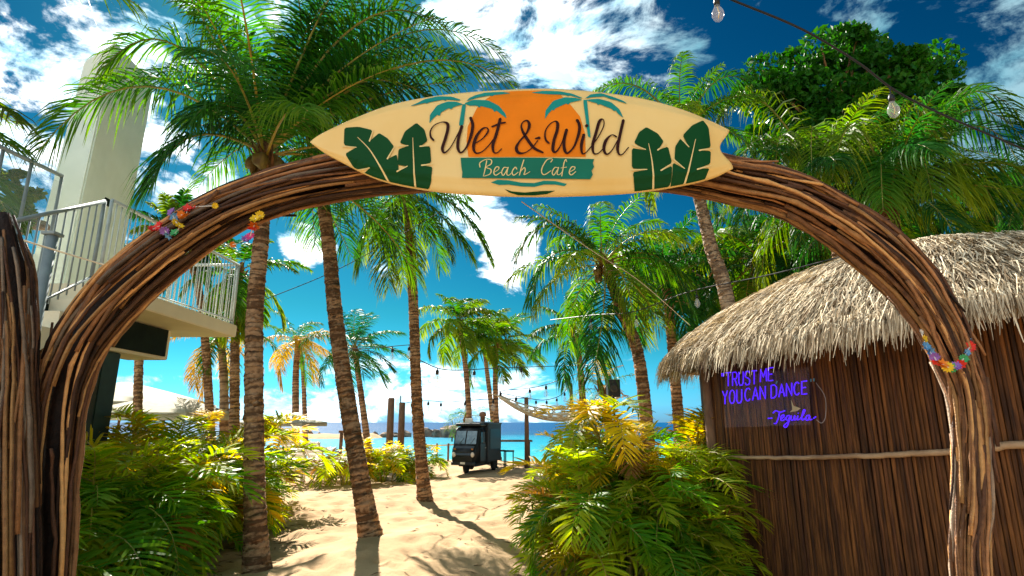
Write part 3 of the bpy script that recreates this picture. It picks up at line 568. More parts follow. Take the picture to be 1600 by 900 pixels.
areca('big areca palm with orange tipped fronds spilling onto the sand left of the hut', 1.02, 7.1, 1.62, .62, 115, 8, .55, .6, GR, L=(.7, 1.05))
areca('front areca palm of the right-hand group, deep green fronds reaching down', 1.12, 6.35, 1.55, .62, 95, 9, .14, .62, GR, L=(.75, 1.05))
areca('areca palm growing against the corner of the hut wall', 1.6, 6.5, 1.7, .5, 85, 10, .10, .55, GR, L=(.65, .95))
areca('tallest areca palm of the right-hand group, golden on top, below the thatch eave', 1.55, 7.3, 2.35, .85, 150, 11, .40, .7, GR, L=(.6, .95))
areca('golden areca palm behind the hut corner', 2.2, 8.4, 2.3, .8, 60, 12, .35, .6, GR)
GM = 'yellow areca palms by the beach'
b = P(546, 15, 0); areca('yellow areca palm left of the leaning trunk', b[0], 15, 1.15, .6, 50, 13, .75, .9, GM, n_leaf=18, w=.045)
b = P(600, 17, 0); areca('yellow areca palm at the foot of the two wooden posts', b[0], 17, 1.35, .8, 64, 14, .6, .8, GM, n_leaf=18, w=.045)
b = P(636, 18, 0); areca('green and yellow areca palm behind the slim palm trunk', b[0], 18, 1.2, .75, 50, 15, .3, .6, GM, n_leaf=18, w=.045)

# ------------------------------------------------------------------ stick arch
YA = 3.2
ARCH = [(79, 1010, 64), (79, 900, 66), (82, 780, 74), (88, 690, 78), (100, 610, 84), (128, 535, 92), (176, 470, 98), (240, 410, 96), (320, 352, 90), (400, 312, 82), (490, 285, 82), (590, 270, 84), (700, 262, 84), (820, 258, 84), (940, 258, 84), (1060, 266, 80), (1150, 284, 82), (1225, 301, 84), (1295, 336, 86), (1360, 382, 92), (1418, 436, 88), (1460, 495, 78), (1490, 555, 70), (1512, 620, 62), (1519, 710, 60), (1520, 800, 62), (1518, 900, 60), (1518, 1010, 60)]
def build_arch():
    o = thing('twig_arch', 'large arch of bundled brown sticks spanning the sandy path', 'arch', (0, YA, 0))
    cl = np.array([W(a, b_, YA) for a, b_, _ in ARCH]); cl[0, 2] = -.05; cl[-1, 2] = -.05
    wpx = np.array([w_ for _, _, w_ in ARCH])/2*.87; fwd = np.array([F*cp-(450-b_)*sp for _, b_, _ in ARCH]); rad = wpx/fwd*YA
    n = 180; C = spline(cl, n); Rr = np.interp(np.linspace(0, len(ARCH)-1, n), np.arange(len(ARCH)), rad)
    Tn = norm(np.gradient(C, axis=0)); U = norm(np.cross(Tn, (0, 1., 0))); D = np.array((0, 1., 0))
    v, f = tube(C, Rr*.42, 9); mk('core', v, f, STICK[1], o, True)  # solid filler tube, its dark colour stands for shade between the sticks
    rg = np.random.default_rng(3)
    for k in range(285):
        ln = int(rg.integers(24, 90)); a = int(rg.integers(-8, n-12)); b_ = min(n, a+ln); a = max(0, a); idx = np.arange(a, b_)
        if len(idx) < 8: continue
        th0 = rg.uniform(0, 2*math.pi); tw = rg.normal(0, .55); q = np.linspace(0, 1, len(idx)); r0 = math.sqrt(rg.uniform(.42, 1.0))
        th = th0+tw*q+.12*np.sin(q*rg.uniform(3, 9)+rg.uniform(0, 6)); rr = np.clip(r0+.06*np.sin(q*rg.uniform(4, 12)+rg.uniform(0, 6)), .3, 1.0)
        end = rg.random() < .12; rr = rr+(np.clip((q-.85)/.15, 0, 1)**2*.35 if end else 0)
        pts = C[idx]+U[idx]*(np.cos(th)*rr*Rr[idx])[:, None]+D*(np.sin(th)*rr*Rr[idx])[:, None]+rg.normal(0, .0022, (len(idx), 3))
        step = 2 if len(idx) > 20 else 1; pts = pts[::step]
        r1 = rg.uniform(.008, .0135)*(1.3 if rg.random() < .12 else 1); rs = np.linspace(r1, r1*rg.uniform(.45, .9), len(pts))*(1+.1*rg.normal(0, 1, len(pts)))
        kn = rg.random(len(pts)) < .06; rs = np.abs(rs)*np.where(kn, 1.35, 1.0); v, f = tube(pts, rs, 6); m_ = STICK[rg.choice(4, p=[.42, .28, .27, .03])]
        mk('stick', v, f, m_, o, True, {'v': np.clip(np.tile(rg.uniform(0, 1, 6), len(pts))+np.repeat(np.cumsum(rg.normal(0, .05, len(pts))), 6), 0, 1)})
    return C, Rr
ARC_C, ARC_R = build_arch()
def build_column():
    o = thing('twig_column', 'upright column of bundled grey-brown sticks at the left edge beside the arch leg', 'column', (W(12, 660, 3.0)[0], 3.0, 0))
    rg = np.random.default_rng(5)
    top = W(5, 335, 3.0); C = spline([P(8, 3.0, -.05), W(12, 700, 3.0), W(16, 520, 3.0), top], 40); rad = np.interp(np.linspace(0, 1, 40), [0, .5, .85, 1], [.135, .125, .12, .05])
    v, f = tube(C, rad*.7, 9); mk('core', v, f, STICK[1], o, True)
    for k in range(130):
        th0 = rg.uniform(0, 2*math.pi); a = int(rg.integers(0, 14)); b_ = int(rg.integers(24, 41)); q = np.linspace(0, 1, b_-a); r0 = math.sqrt(rg.uniform(.4, .95))
        th = th0+rg.normal(0, .5)*q; rr = r0+.05*np.sin(q*8+th0)
        pts = C[a:b_]+np.stack([np.cos(th)*rr*rad[a:b_], np.sin(th)*rr*rad[a:b_], np.zeros(b_-a)], -1)+rg.normal(0, .002, (b_-a, 3))
        r1 = rg.uniform(.006, .014); v, f = tube(pts[::2], np.linspace(r1, r1*.6, len(pts[::2])), 6); mk('stick', v, f, STICK[rg.choice(4, p=[.42, .3, .10, .18])], o, True, {'v': np.tile(rg.uniform(0, 1, 6), len(pts[::2]))})
build_column()

# ------------------------------------------------------------------ surfboard sign
YB = 2.93
def build_board():
    top = [(484, 222), (505, 208), (560, 183), (620, 162), (700, 148), (790, 141), (860, 139), (930, 144), (1000, 154), (1060, 170), (1110, 190), (1136, 203)]
    bot = [(484, 222), (505, 238), (530, 252), (590, 281), (660, 297), (740, 305), (820, 308), (900, 307), (990, 302), (1060, 292), (1110, 280), (1142, 264)]
    tw = np.array([W(a, b_, YB) for a, b_ in top]); bw = np.array([W(a, b_, YB) for a, b_ in bot])
    xl, xr = tw[0, 0], W(1139, 235, YB)[0]
    st, sb = spline(tw, 300), spline(bw, 300)
    def zt(x): return np.interp(x, st[:, 0], st[:, 2])
    def zb(x): return np.interp(x, sb[:, 0], sb[:, 2])
    def thick(x, z):
        a, b_ = zt(x), zb(x); h = np.maximum((a-b_)/2, 1e-4); q = np.clip((z-(a+b_)/2)/h, -1, 1)
        e = np.clip((x-xl)/(.5), 0, 1)**.5*np.clip((xr-x)/.25+.35, 0, 1)
        ch = .005*np.exp(-((np.abs(q)-.74)/.07)**2)-.004*np.exp(-((np.abs(q)-.86)/.06)**2)
        return (.046*np.sqrt(np.clip(1-np.abs(q)**4.0, 0, 1))+ch)*e
    o = thing('surfboard_sign', 'cream surfboard sign reading Wet & Wild Beach Cafe mounted on top of the arch', 'sign', (0, YB, 0))
    nx, nq = 150, 33; u = np.linspace(0, 1, nx); u = u**.9; xs = xl+(xr-xl)*u; qs = np.sin(np.linspace(-1, 1, nq)*math.pi/2)
    fr, bk = np.zeros((nx, nq, 3)), np.zeros((nx, nq, 3))
    for i, x in enumerate(xs):
        a, b_ = zt(x), zb(x); z = (a+b_)/2+(a-b_)/2*qs; t = thick(x, z)
        notch = .055*np.cos(np.clip(qs, -1, 1)*math.pi/2)**2 if i > nx-10 else 0*qs
        xx = x-notch*max(0, (i-(nx-10))/9.0)+(.012*np.abs(qs)**2*max(0, (i-(nx-10))/9.0))
        fr[i] = np.stack([xx, YB-t, z], -1); bk[i] = np.stack([xx, YB+t*.8, z], -1)
    V = np.concatenate([fr.reshape(-1, 3), bk.reshape(-1, 3)]); I = np.arange(nx*nq).reshape(nx, nq); J = I+nx*nq
    Fc = np.stack([I[:-1, :-1], I[1:, :-1], I[1:, 1:], I[:-1, 1:]], -1).reshape(-1, 4).tolist()+np.stack([J[:-1, :-1], J[:-1, 1:], J[1:, 1:], J[1:, :-1]], -1).reshape(-1, 4).tolist()
    Fc += [(I[-1, j], J[-1, j], J[-1, j+1], I[-1, j+1]) for j in range(nq-1)]+[(I[0, j+1], J[0, j+1], J[0, j], I[0, j]) for j in range(nq-1)]
    RES = mat('cream_resin', (.90, .66, .27), (.84, .56, .18), rough=.34, scale=1.6, spec=.38, bump=.05, bscale=30)
    mk('board', V, [tuple(int(i) for i in f) for f in Fc], RES, o, True)
    D1 = YB-.04
    def proj(p2, lay):
        p2 = np.asarray(p2, float); x = p2[:, 0]; z = np.minimum(np.maximum(p2[:, 1], zb(x)+.004), zt(x)-.004)
        return np.stack([x, YB-thick(x, z)-.0022*lay, z], -1)
    def w2(px, py): q = W(px, py, D1); return (q[0], q[2])
    def fill(name, poly, m_, lay, label=None, sm=True):
        pts = [w2(*p) for p in poly]
        if sm:
            # round the outline a little
            out = []
            for i in range(len(pts)):
                a, b_, c_ = np.array(pts[i-1]), np.array(pts[i]), np.array(pts[(i+1) % len(pts)])
                out += [b_*.9+a*.1, b_*.9+c_*.1]
            pts = [tuple(p) for p in out]
        tri = tessellate_polygon([[Vector((p[0], p[1], 0)) for p in pts]])
        bm = bmesh.new(); vs = [bm.verts.new((p[0], p[1], 0)) for p in pts]
        for t in tri:
            try: bm.faces.new([vs[i] for i in t])
            except ValueError: pass
        for _ in range(6):
            ed = [e for e in bm.edges if e.calc_length() > .035]
            if not ed: break
            bmesh.ops.subdivide_edges(bm, edges=ed, cuts=1); bmesh.ops.triangulate(bm, faces=bm.faces)
        bm.verts.index_update(); V2 = np.array([v.co[:2] for v in bm.verts]); Fc2 = []
        for f in bm.faces:
            q = [v.index for v in f.verts]; ar = np.cross(V2[q[1]]-V2[q[0]], V2[q[2]]-V2[q[0]])
            Fc2.append(tuple(q) if ar > 0 else tuple(q[::-1]))
        bm.free(); ob = mk(name, proj(V2, lay), Fc2, m_, o)
        if label: ob['label'] = label
        return ob
    def stroke(g, pts, lay, n=None, dot=False):
        p = np.array([w2(a, b_) for a, b_, _ in pts]); wv = np.array([c_ for _, _, c_ in pts])/F*D1*1.04
        n = n or max(8, len(pts)*6); s2 = spline(np.concatenate([p, wv[:, None]], 1), n); c2, w_ = s2[:, :2], np.maximum(s2[:, 2], .002)
        t = norm(np.gradient(c2, axis=0)); nn = np.stack([-t[:, 1], t[:, 0]], -1)
        # pen-like round ends
        c2 = np.concatenate([[c2[0]-t[0]*w_[0]*.35], c2, [c2[-1]+t[-1]*w_[-1]*.35]]); nn = np.concatenate([nn[:1], nn, nn[-1:]]); w_ = np.concatenate([[w_[0]*.3], w_, [w_[-1]*.3]])
        a, b_ = c2+nn*w_[:, None]/2, c2-nn*w_[:, None]/2; V = proj(np.concatenate([a, b_]), lay); m_ = len(c2)
        g.add(V, [(i, i+m_, i+m_+1, i+1) for i in range(m_-1)])
    c1 = lambda pts: [(470+a/4.444, 120+b_/4.444) for a, b_ in pts]
    c2_ = lambda pts: [(800+a/4.444, 120+b_/4.444) for a, b_ in pts]
    def pm(name, c, r_=.35): return mat(name, c, tuple(x*.88 for x in c), rough=.55, scale=5, spec=.12)
    ORANGE, TEAL, LEAFG, RIB, BROWN, CRM = pm('orange_print', (.90, .24, .006)), pm('teal_print', (.012, .29, .27)), pm('dark_green_print', (.004, .065, .016)), pm('ribbon_print', (.012, .18, .12)), pm('brown_print', (.035, .008, .006)), pm('cream_print', (.85, .66, .30))
    fill('sun_print', [(732, 246), (729, 222), (731, 199), (745, 170), (765, 150), (778, 141.5), (800, 140), (830, 139), (860, 139), (872, 141), (880, 153), (890, 163), (906, 183), (914, 210), (915, 246)], ORANGE, 1, sm=False)
    for pl in (c1([(895, 330), (898, 270), (945, 205), (1020, 175), (1080, 178), (1128, 195), (1060, 215), (1045, 232), (1030, 222), (975, 252), (965, 278), (950, 268), (915, 300)]),
               c1([(1135, 190), (1200, 163), (1300, 168), (1375, 205), (1420, 260), (1430, 295), (1385, 262), (1360, 240), (1345, 250), (1330, 228), (1250, 208), (1240, 220), (1225, 205), (1170, 205)]),
               c1([(758, 210), (850, 150), (950, 125), (1050, 130), (1110, 160), (1100, 170), (1010, 155), (1005, 168), (985, 155), (890, 178), (875, 190), (865, 182)]),
               c1([(1150, 175), (1170, 145), (1210, 120), (1280, 100), (1400, 95), (1460, 108), (1340, 122), (1330, 132), (1310, 124), (1230, 142)]),
               c1([(1122, 195), (1148, 195), (1130, 345), (1098, 345)]),
               c2_([(228, 300), (232, 240), (285, 172), (370, 145), (440, 150), (490, 165), (400, 185), (390, 198), (375, 190), (300, 225), (290, 240), (278, 235), (250, 265)]),
               c2_([(510, 165), (600, 153), (685, 180), (745, 230), (772, 292), (735, 262), (720, 240), (705, 243), (690, 228), (610, 195), (595, 200), (585, 188), (550, 180)]),
               c2_([(130, 103), (220, 88), (330, 92), (420, 110), (490, 150), (470, 152), (400, 125), (390, 135), (370, 122), (240, 118)]),
               c2_([(505, 155), (545, 115), (620, 103), (700, 130), (765, 160), (800, 192), (740, 172), (720, 160), (700, 158), (640, 130), (560, 138)]),
               c2_([(492, 165), (520, 165), (545, 430), (525, 420)])):
        fill('palm_print', pl, TEAL, 2)
    for pl in (c1([(300, 348), (400, 345), (497, 372), (482, 445), (545, 393), (605, 432), (650, 490), (608, 572), (668, 545), (678, 600), (682, 680), (690, 752), (615, 742), (500, 700), (430, 660), (472, 632), (370, 637), (305, 530), (382, 490), (296, 470)]),
               c1([(805, 325), (860, 372), (882, 450), (835, 488), (900, 490), (907, 600), (845, 618), (915, 630), (905, 720), (877, 797), (720, 785), (688, 735), (672, 665), (740, 628), (675, 615), (680, 510), (745, 485), (690, 465), (725, 385)]),
               c2_([(930, 355), (1010, 400), (1050, 455), (1010, 515), (1080, 490), (1108, 600), (1035, 655), (1108, 622), (1108, 720), (1092, 770), (860, 802), (836, 665), (935, 650), (830, 640), (830, 500), (925, 515), (845, 465), (880, 390)]),
               c2_([(1325, 305), (1365, 350), (1380, 490), (1295, 518), (1380, 517), (1376, 605), (1285, 645), (1370, 637), (1350, 700), (1330, 720), (1210, 750), (1108, 768), (1114, 600), (1190, 640), (1125, 580), (1130, 490), (1165, 435), (1222, 492), (1182, 412), (1250, 340)])):
        fill('leaf_print', pl, LEAFG, 2)
    g = G()
    for pts in (c1([(395, 420), (480, 510), (560, 640), (612, 738)]), c1([(780, 430), (786, 600), (792, 790)]), c2_([(945, 470), (970, 600), (988, 785)]), c2_([(1270, 440), (1235, 600), (1203, 748)])):
        stroke(g, [(a, b_, .8+2.6*i/(len(pts)-1)) for i, (a, b_) in enumerate(pts)], 3)
    for f_, a, b_ in ((c1, (285, 480), (385, 490)), (c1, (478, 450), (505, 372)), (c1, (603, 575), (655, 490)), (c1, (365, 640), (475, 630)), (c1, (675, 488), (748, 485)), (c1, (830, 490), (900, 482)), (c1, (670, 662), (742, 625)), (c1, (840, 620), (925, 610)),
                      (c2_, (830, 478), (925, 512)), (c2_, (1008, 516), (1070, 470)), (c2_, (820, 652), (935, 648)), (c2_, (1032, 655), (1112, 605)), (c2_, (1165, 430), (1224, 494)), (c2_, (1295, 518), (1390, 500)), (c2_, (1112, 575), (1195, 642)), (c2_, (1282, 648), (1380, 618))):
        q = f_([a, b_]); stroke(g, [(q[0][0], q[0][1], 2.6), (q[1][0], q[1][1], 1.6)], 3, n=6)
    g.mk('leaf_vein_print', CRM, o)
    fill('ribbon_print', [(720, 248), (800, 247.5), (860, 248), (928, 250), (926, 256), (928, 262), (924, 268), (926, 274), (922, 281), (800, 280), (722, 279), (722.5, 270), (721, 262), (720.5, 255)], RIB, 3, sm=False)
    fill('wave_print', [(767, 285), (778, 281.5), (795, 282.5), (815, 285.5), (835, 286), (850, 283), (868, 283.5), (886, 287), (882, 290), (868, 288), (850, 288), (835, 291), (815, 290.5), (795, 288), (780, 288.5)], TEAL, 2, sm=False)
    fill('wave_print', [(788, 294), (800, 297.5), (820, 299), (845, 297), (868, 296.5), (855, 301), (830, 303), (810, 302.5), (796, 299)], LEAFG, 2, sm=False)
    def letters(name, glyphs, m_, lay, wsc=1.0):
        for g_ in glyphs:
            g = G()
            for f_, pts in g_:
                q = f_([(a, b_) for a, b_, _ in pts]); stroke(g, [(q[i][0], q[i][1], pts[i][2]*wsc) for i in range(len(pts))], lay+.0)
            g.mk(name, m_, o)
    T_, t_, m_ = 5.0, 1.9, 3.2
    letters('lettering', [
        [(c1, [(925, 450, 3.4), (905, 425, 3.4), (903, 385, 2.4), (930, 345, t_), (985, 323, t_), (1020, 335, T_), (1022, 375, T_), (1005, 440, T_), (985, 505, T_), (1000, 535, m_), (1040, 500, t_), (1085, 420, t_), (1120, 350, t_)]),
         (c1, [(1120, 350, T_), (1098, 430, T_), (1092, 500, T_), (1112, 535, m_), (1150, 500, m_), (1182, 420, T_), (1195, 345, T_), (1180, 292, T_)])],
        [(c1, [(1203, 475, t_), (1260, 440, t_), (1300, 390, m_), (1293, 363, t_), (1262, 370, m_), (1222, 420, T_), (1200, 490, T_), (1215, 536, m_), (1260, 528, t_), (1310, 480, t_), (1335, 445, t_)])],
        [(c1, [(1385, 300, T_), (1360, 400, T_), (1335, 480, T_), (1340, 530, m_), (1365, 535, t_), (1395, 508, t_)]), (c1, [(1328, 356, m_), (1380, 334, m_), (1420, 326, m_)])],
        [(c2_, [(214, 534, m_), (150, 500, T_), (92, 420, T_), (65, 360, m_), (75, 325, t_), (105, 313, m_), (120, 345, T_), (100, 400, m_), (50, 460, m_), (30, 502, T_), (45, 535, T_), (90, 535, t_), (140, 500, t_), (178, 450, t_)]), (c2_, [(160, 437, t_), (190, 432, T_)])],
        [(c2_, [(255, 470, 3.4), (232, 442, 3.4), (230, 390, 2.4), (255, 345, t_), (295, 318, t_), (315, 332, T_), (312, 380, T_), (290, 450, T_), (283, 515, T_), (303, 530, m_), (338, 480, t_), (375, 378, t_)]),
         (c2_, [(378, 375, T_), (360, 450, T_), (364, 515, T_), (385, 538, m_), (430, 490, m_), (462, 400, T_), (466, 345, T_), (450, 308, T_)])],
        [(c2_, [(497, 410, T_), (480, 480, T_), (485, 538, m_), (510, 535, t_), (550, 490, t_)]), (c2_, [(512, 352, 5), (520, 345, 5)])],
        [(c2_, [(550, 490, t_), (600, 420, t_), (635, 345, t_), (630, 305, t_), (605, 318, T_), (580, 400, T_), (558, 480, T_), (565, 538, m_), (595, 540, t_), (630, 508, t_)])],
        [(c2_, [(722, 425, m_), (690, 412, t_), (650, 450, T_), (635, 510, T_), (655, 546, m_), (690, 520, t_), (730, 450, t_)]), (c2_, [(770, 310, T_), (745, 420, T_), (730, 500, T_), (740, 545, m_), (765, 545, t_), (806, 498, t_)])]], BROWN, 4)
    t_, m_ = 1.1, 1.7
    letters('lettering', [
        [(c1, [(1292, 590, m_), (1280, 650, m_), (1268, 698, t_)]), (c1, [(1245, 635, m_), (1245, 605, m_), (1285, 582, t_), (1322, 585, m_), (1322, 612, m_), (1288, 635, t_), (1320, 650, m_), (1315, 680, m_), (1275, 697, t_)])],
        [(c1, [(1340, 670, t_), (1370, 652, t_), (1375, 635, m_), (1355, 635, m_), (1340, 670, m_), (1355, 690, m_), (1390, 668, t_)])],
        [(c1, [(1435, 638, t_), (1410, 638, m_), (1395, 670, m_), (1408, 690, m_), (1435, 645, t_)]), (c1, [(1440, 635, m_), (1430, 680, m_), (1445, 690, t_), (1468, 668, t_)])],
        [(c1, [(1500, 648, m_), (1488, 635, m_), (1468, 665, m_), (1478, 690, m_), (1510, 668, t_)])],
        [(c1, [(1548, 585, m_), (1528, 650, m_), (1518, 690, m_)]), (c1, [(1522, 668, t_), (1550, 638, m_), (1558, 655, m_), (1550, 685, m_), (1575, 675, t_), (1590, 665, t_)])],
        [(c2_, [(268, 600, m_), (280, 580, t_), (245, 582, m_), (212, 630, m_), (205, 668, m_), (225, 686, m_), (270, 658, t_)])],
        [(c2_, [(318, 638, t_), (295, 638, m_), (278, 670, m_), (290, 688, m_), (318, 645, t_)]), (c2_, [(322, 635, m_), (312, 678, m_), (328, 686, t_), (348, 665, t_)])],
        [(c2_, [(378, 598, t_), (372, 582, m_), (360, 605, m_), (350, 660, m_), (344, 696, m_)]), (c2_, [(338, 640, t_), (378, 634, t_)])],
        [(c2_, [(395, 670, t_), (430, 650, t_), (434, 634, m_), (412, 634, m_), (396, 668, m_), (410, 688, m_), (442, 664, t_)])]], CRM, 4)
build_board()

# ------------------------------------------------------------------ flower leis on the arch
FLC = {k: mat('%s_petal' % k, c, rough=.6) for k, c in (('red', (.75, .03, .02)), ('orange', (.85, .22, .01)), ('yellow', (.85, .55, .01)), ('green', (.05, .38, .12)), ('blue', (.12, .35, .62)), ('violet', (.35, .16, .55)), ('pink', (.75, .07, .28)), ('white', (.8, .76, .7)))}
def lei(label, fl, seed):
    c = np.mean([p for p, _, _ in fl], axis=0); fl = [(p+np.array((0, .015, 0)), q_, s_*1.1) for p, q_, s_ in fl]; o = thing('flower_lei', label, 'garland', c); rg = np.random.default_rng(seed)
    pts = np.array([p for p, _, _ in fl]); v, f = tube(spline(pts, len(fl)*3), .003, 4); mk('thread', v, f, FLC['white'], o)
    for p, col, s in fl:
        g = G(); M_ = norm(rg.normal(0, 1, 3)+np.array((0, -1.3, .2))); a = norm(np.cross(M_, rg.normal(0, 1, 3))); b_ = np.cross(M_, a)
        for lay in range(2):
            for k in range(6):
                t = k*math.pi/3+lay*.5; d = math.cos(t)*a+math.sin(t)*b_; e = -math.sin(t)*a+math.cos(t)*b_; up_ = M_*(.25+.35*lay)
                q = [p, p+s*(.5*d+.33*e+up_*.5), p+s*(1.0*d+up_*rg.uniform(.2, 1.0)), p+s*(.5*d-.33*e+up_*.5)]; g.add(q, [(0, 1, 2, 3)])
        g.mk('flower', FLC[col], o)
YF = YA-.16
lei('bright artificial flower lei lying along the left shoulder of the arch', [(W(a, b_, y), c_, s) for a, b_, y, c_, s in
    ((236, 357, 3.0, 'red', .028), (247, 352, 3.0, 'red', .03), (255, 359, 2.99, 'violet', .026), (261, 366, 2.98, 'blue', .026), (271, 363, 2.98, 'green', .026), (278, 352, 2.98, 'yellow', .024), (272, 345, 3.0, 'yellow', .02), (266, 330, 3.04, 'violet', .028), (271, 338, 3.03, 'blue', .026), (281, 334, 3.02, 'orange', .024), (287, 338, 3.0, 'orange', .032), (291, 325, 3.04, 'red', .028), (299, 322, 3.05, 'red', .02), (334, 320, 3.02, 'yellow', .018))], 1)
lei('orange and red flower lei wound round the arch in front of the nearest palm', [(W(a, b_, y), c_, s) for a, b_, y, c_, s in
    ((405, 335, 3.03, 'yellow', .026), (397, 341, 3.02, 'yellow', .03), (396, 350, 3.02, 'orange', .032), (392, 358, 3.02, 'red', .03), (389, 368, 3.03, 'pink', .026), (382, 373, 3.05, 'violet', .026), (372, 378, 3.07, 'green', .028), (362, 381, 3.1, 'orange', .018))], 2)
lei('rainbow flower lei looped round the right leg of the arch', [(W(a, b_, y), c_, s) for a, b_, y, c_, s in
    ((1442, 518, 3.1, 'white', .016), (1447, 530, 3.08, 'yellow', .026), (1450, 541, 3.06, 'blue', .026), (1456, 549, 3.05, 'blue', .026), (1463, 557, 3.03, 'violet', .026), (1468, 565, 3.02, 'red', .028), (1476, 569, 3.01, 'orange', .028), (1484, 573, 3.0, 'yellow', .028), (1491, 574, 3.0, 'green', .026), (1497, 572, 3.0, 'violet', .026), (1503, 568, 3.01, 'red', .028), (1509, 560, 3.03, 'green', .024), (1514, 550, 3.05, 'blue', .02), (1518, 541, 3.08, 'red', .03), (1514, 530, 3.1, 'blue', .02), (1505, 515, 3.13, 'yellow', .016))], 3)

# ------------------------------------------------------------------ thatched hut
FOOT = [(2.42, 6.9), (2.62, 6.45), (2.92, 5.85), (3.25, 5.3), (3.58, 4.88), (3.95, 4.5), (4.5, 4.15), (5.2, 3.9), (6.5, 3.75), (8.0, 4.2), (8.4, 6.0), (8.0, 8.6), (5.8, 9.5), (3.7, 9.3), (2.75, 8.3)]
EAVE = [(2.03, 7.1), (2.20, 6.35), (2.50, 5.55), (2.8, 4.98), (3.2, 4.5), (3.62, 4.1), (4.25, 3.72), (5.0, 3.4), (6.8, 3.15), (8.5, 3.6), (9, 6), (8.5, 9), (6, 10), (3.5, 9.8), (2.45, 8.6)]
RA, RB = np.array((4.35, 6.1, 3.42)), np.array((7.2, 5.7, 3.34)); EZ = 2.46
def closed_resample(pts, n):
    p = np.array(pts+[pts[0]]); m = len(pts); q = np.vstack([p[-2], p, p[1]]); out = []
    for t in np.linspace(0, m, n*3, endpoint=False):
        i = int(t); x = t-i; a, b_, c_, d = q[i:i+4]; out.append(.5*((2*b_)+(c_-a)*x+(2*a-5*b_+4*c_-d)*x*x+(3*b_-a-3*c_+d)*x**3))
    out = np.array(out+[out[0]]); s = np.concatenate([[0], np.cumsum(np.linalg.norm(np.diff(out, axis=0), axis=1))]); u = np.linspace(0, s[-1], n, endpoint=False)
    return np.stack([np.interp(u, s, out[:, i]) for i in range(2)], -1), s[-1]
def build_hut():
    o = thing('thatched_hut', 'rounded beach hut with dark brown slatted wall and shaggy grey thatch', 'hut', (5.4, 6.4, 0))
    wall, per = closed_resample(FOOT, 400)
    fine, _ = closed_resample(FOOT, 2000); cs = np.arange(2000)*per/2000; mark = np.concatenate([np.arange(0, 6.4, .033), np.arange(6.4, per-.06, .2)]); ns = len(mark)
    sl_ = np.stack([np.interp(mark, cs, fine[:, i]) for i in range(2)], -1); nx_ = np.roll(sl_, -1, 0); rg = np.random.default_rng(8)
    # inner wall behind the slats
    inn = wall+0; cen = inn.mean(0); dirn = norm(cen-inn); inn = inn+dirn*.05
    V = np.concatenate([np.c_[inn, np.full(400, -.05)], np.c_[inn, np.full(400, 2.8)]]); mk('backing_wall', V, [(i, (i+1) % 400, (i+1) % 400+400, i+400) for i in range(400)], SLAT[1], o)
    for i in range(ns):
        a, b_ = sl_[i], nx_[i]; mid = (a+b_)/2; t = norm(b_-a); n = np.array((t[1], -t[0]))
        if np.dot(n, mid-cen) < 0: n = -n
        w = np.linalg.norm(b_-a)*rg.uniform(.93, 1.0); d = rg.uniform(.007, .013); pr = rg.uniform(-.003, .006); h = 2.78
        c_ = mid+n*pr; off = rg.normal(0, .005)
        # half-round slat: five-sided section
        sec = [(-w/2, 0), (-w*.36, d*.75), (0, d), (w*.36, d*.75), (w/2, 0)]
        V = []
        for z, k in ((-.05, 0), (.8, rg.normal(0, .003)), (1.6, rg.normal(0, .003)), (h, 0)):
            for (u, q) in sec: p = c_+t*(u+off*z/h+k)+n*q; V.append((p[0], p[1], z))
        Fc = [(5*j+k, 5*j+k+1, 5*j+k+6, 5*j+k+5) for j in range(3) for k in range(4)]
        mk('slat', V, Fc, SLAT[rg.choice(3, p=[.5, .27, .23])], o)
    # corner post and rail
    v, f = tube([(2.36, 6.98, -.05), (2.37, 6.98, 1.2), (2.36, 7.0, 2.7)], .06, 8); mk('corner_post', v, f, WOOD, o, True)
    def onwall(px, py, out=.05):
        # the wall point on the ray through a pixel
        d = np.array(DIR(px, py)); best = None
        for i in range(400):
            a, b_ = wall[i], wall[(i+1) % 400]; e = b_-a; den = d[0]*e[1]-d[1]*e[0]
            if abs(den) < 1e-9: continue
            t = (a[0]*e[1]-a[1]*e[0])/den; s = (a[0]*d[1]-a[1]*d[0])/den
            if t > 0 and 0 <= s <= 1 and (best is None or t < best[0]):
                nn = np.array((e[1], -e[0])); nn = nn/np.linalg.norm(nn)
                if np.dot(nn, a-cen) < 0: nn = -nn
                best = (t, nn)
        p = np.array((0, 0, EYE))+d*best[0]; return p+np.array((best[1][0], best[1][1], 0))*out
    rp = [onwall(*q, out=.055) for q in ((1128, 713), (1180, 715), (1260, 715), (1340, 713), (1410, 710), (1490, 705), (1550, 700), (1598, 694))]
    e2 = rp[-1]+(rp[-1]-rp[-2])*6; e2[1] = rp[-1][1]-.35
    rp = rp+[np.array((4.6, 4.02, rp[-1][2]+.02)), np.array((5.3, 3.78, rp[-1][2]+.02)), np.array((6.5, 3.64, rp[-1][2]))]
    pts = spline(rp, 60); pts = pts+np.random.default_rng(2).normal(0, .0025, pts.shape); v, f = tube(pts, np.linspace(.017, .036, 60), 8); mk('rail', v, f, POLE, o, True)
    # roof
    M_ = 260; ev, pe = closed_resample(EAVE, M_); K = 15
    def surf(xy, k):
        d = RB[:2]-RA[:2]; t = np.clip(((xy-RA[:2])@d)/(d@d), 0, 1)[:, None]; rdg = RA+(RB-RA)*t
        ez = EZ+.17*np.clip((xy[:, 0]-2.7)/1.3, 0, 1); e3 = np.c_[xy, ez]; k = np.asarray(k)[:, None]; p = e3*(1-k)+rdg*k
        p[:, 2] = ez+(rdg[:, 2]-ez)*(1-(1-k[:, 0])**1.75)-.06*np.exp(-k[:, 0]*14); return p
    ks = np.linspace(0, 1, K); gr = np.stack([surf(ev, np.full(M_, k)) for k in ks]); gr[:, :, 2] -= .05
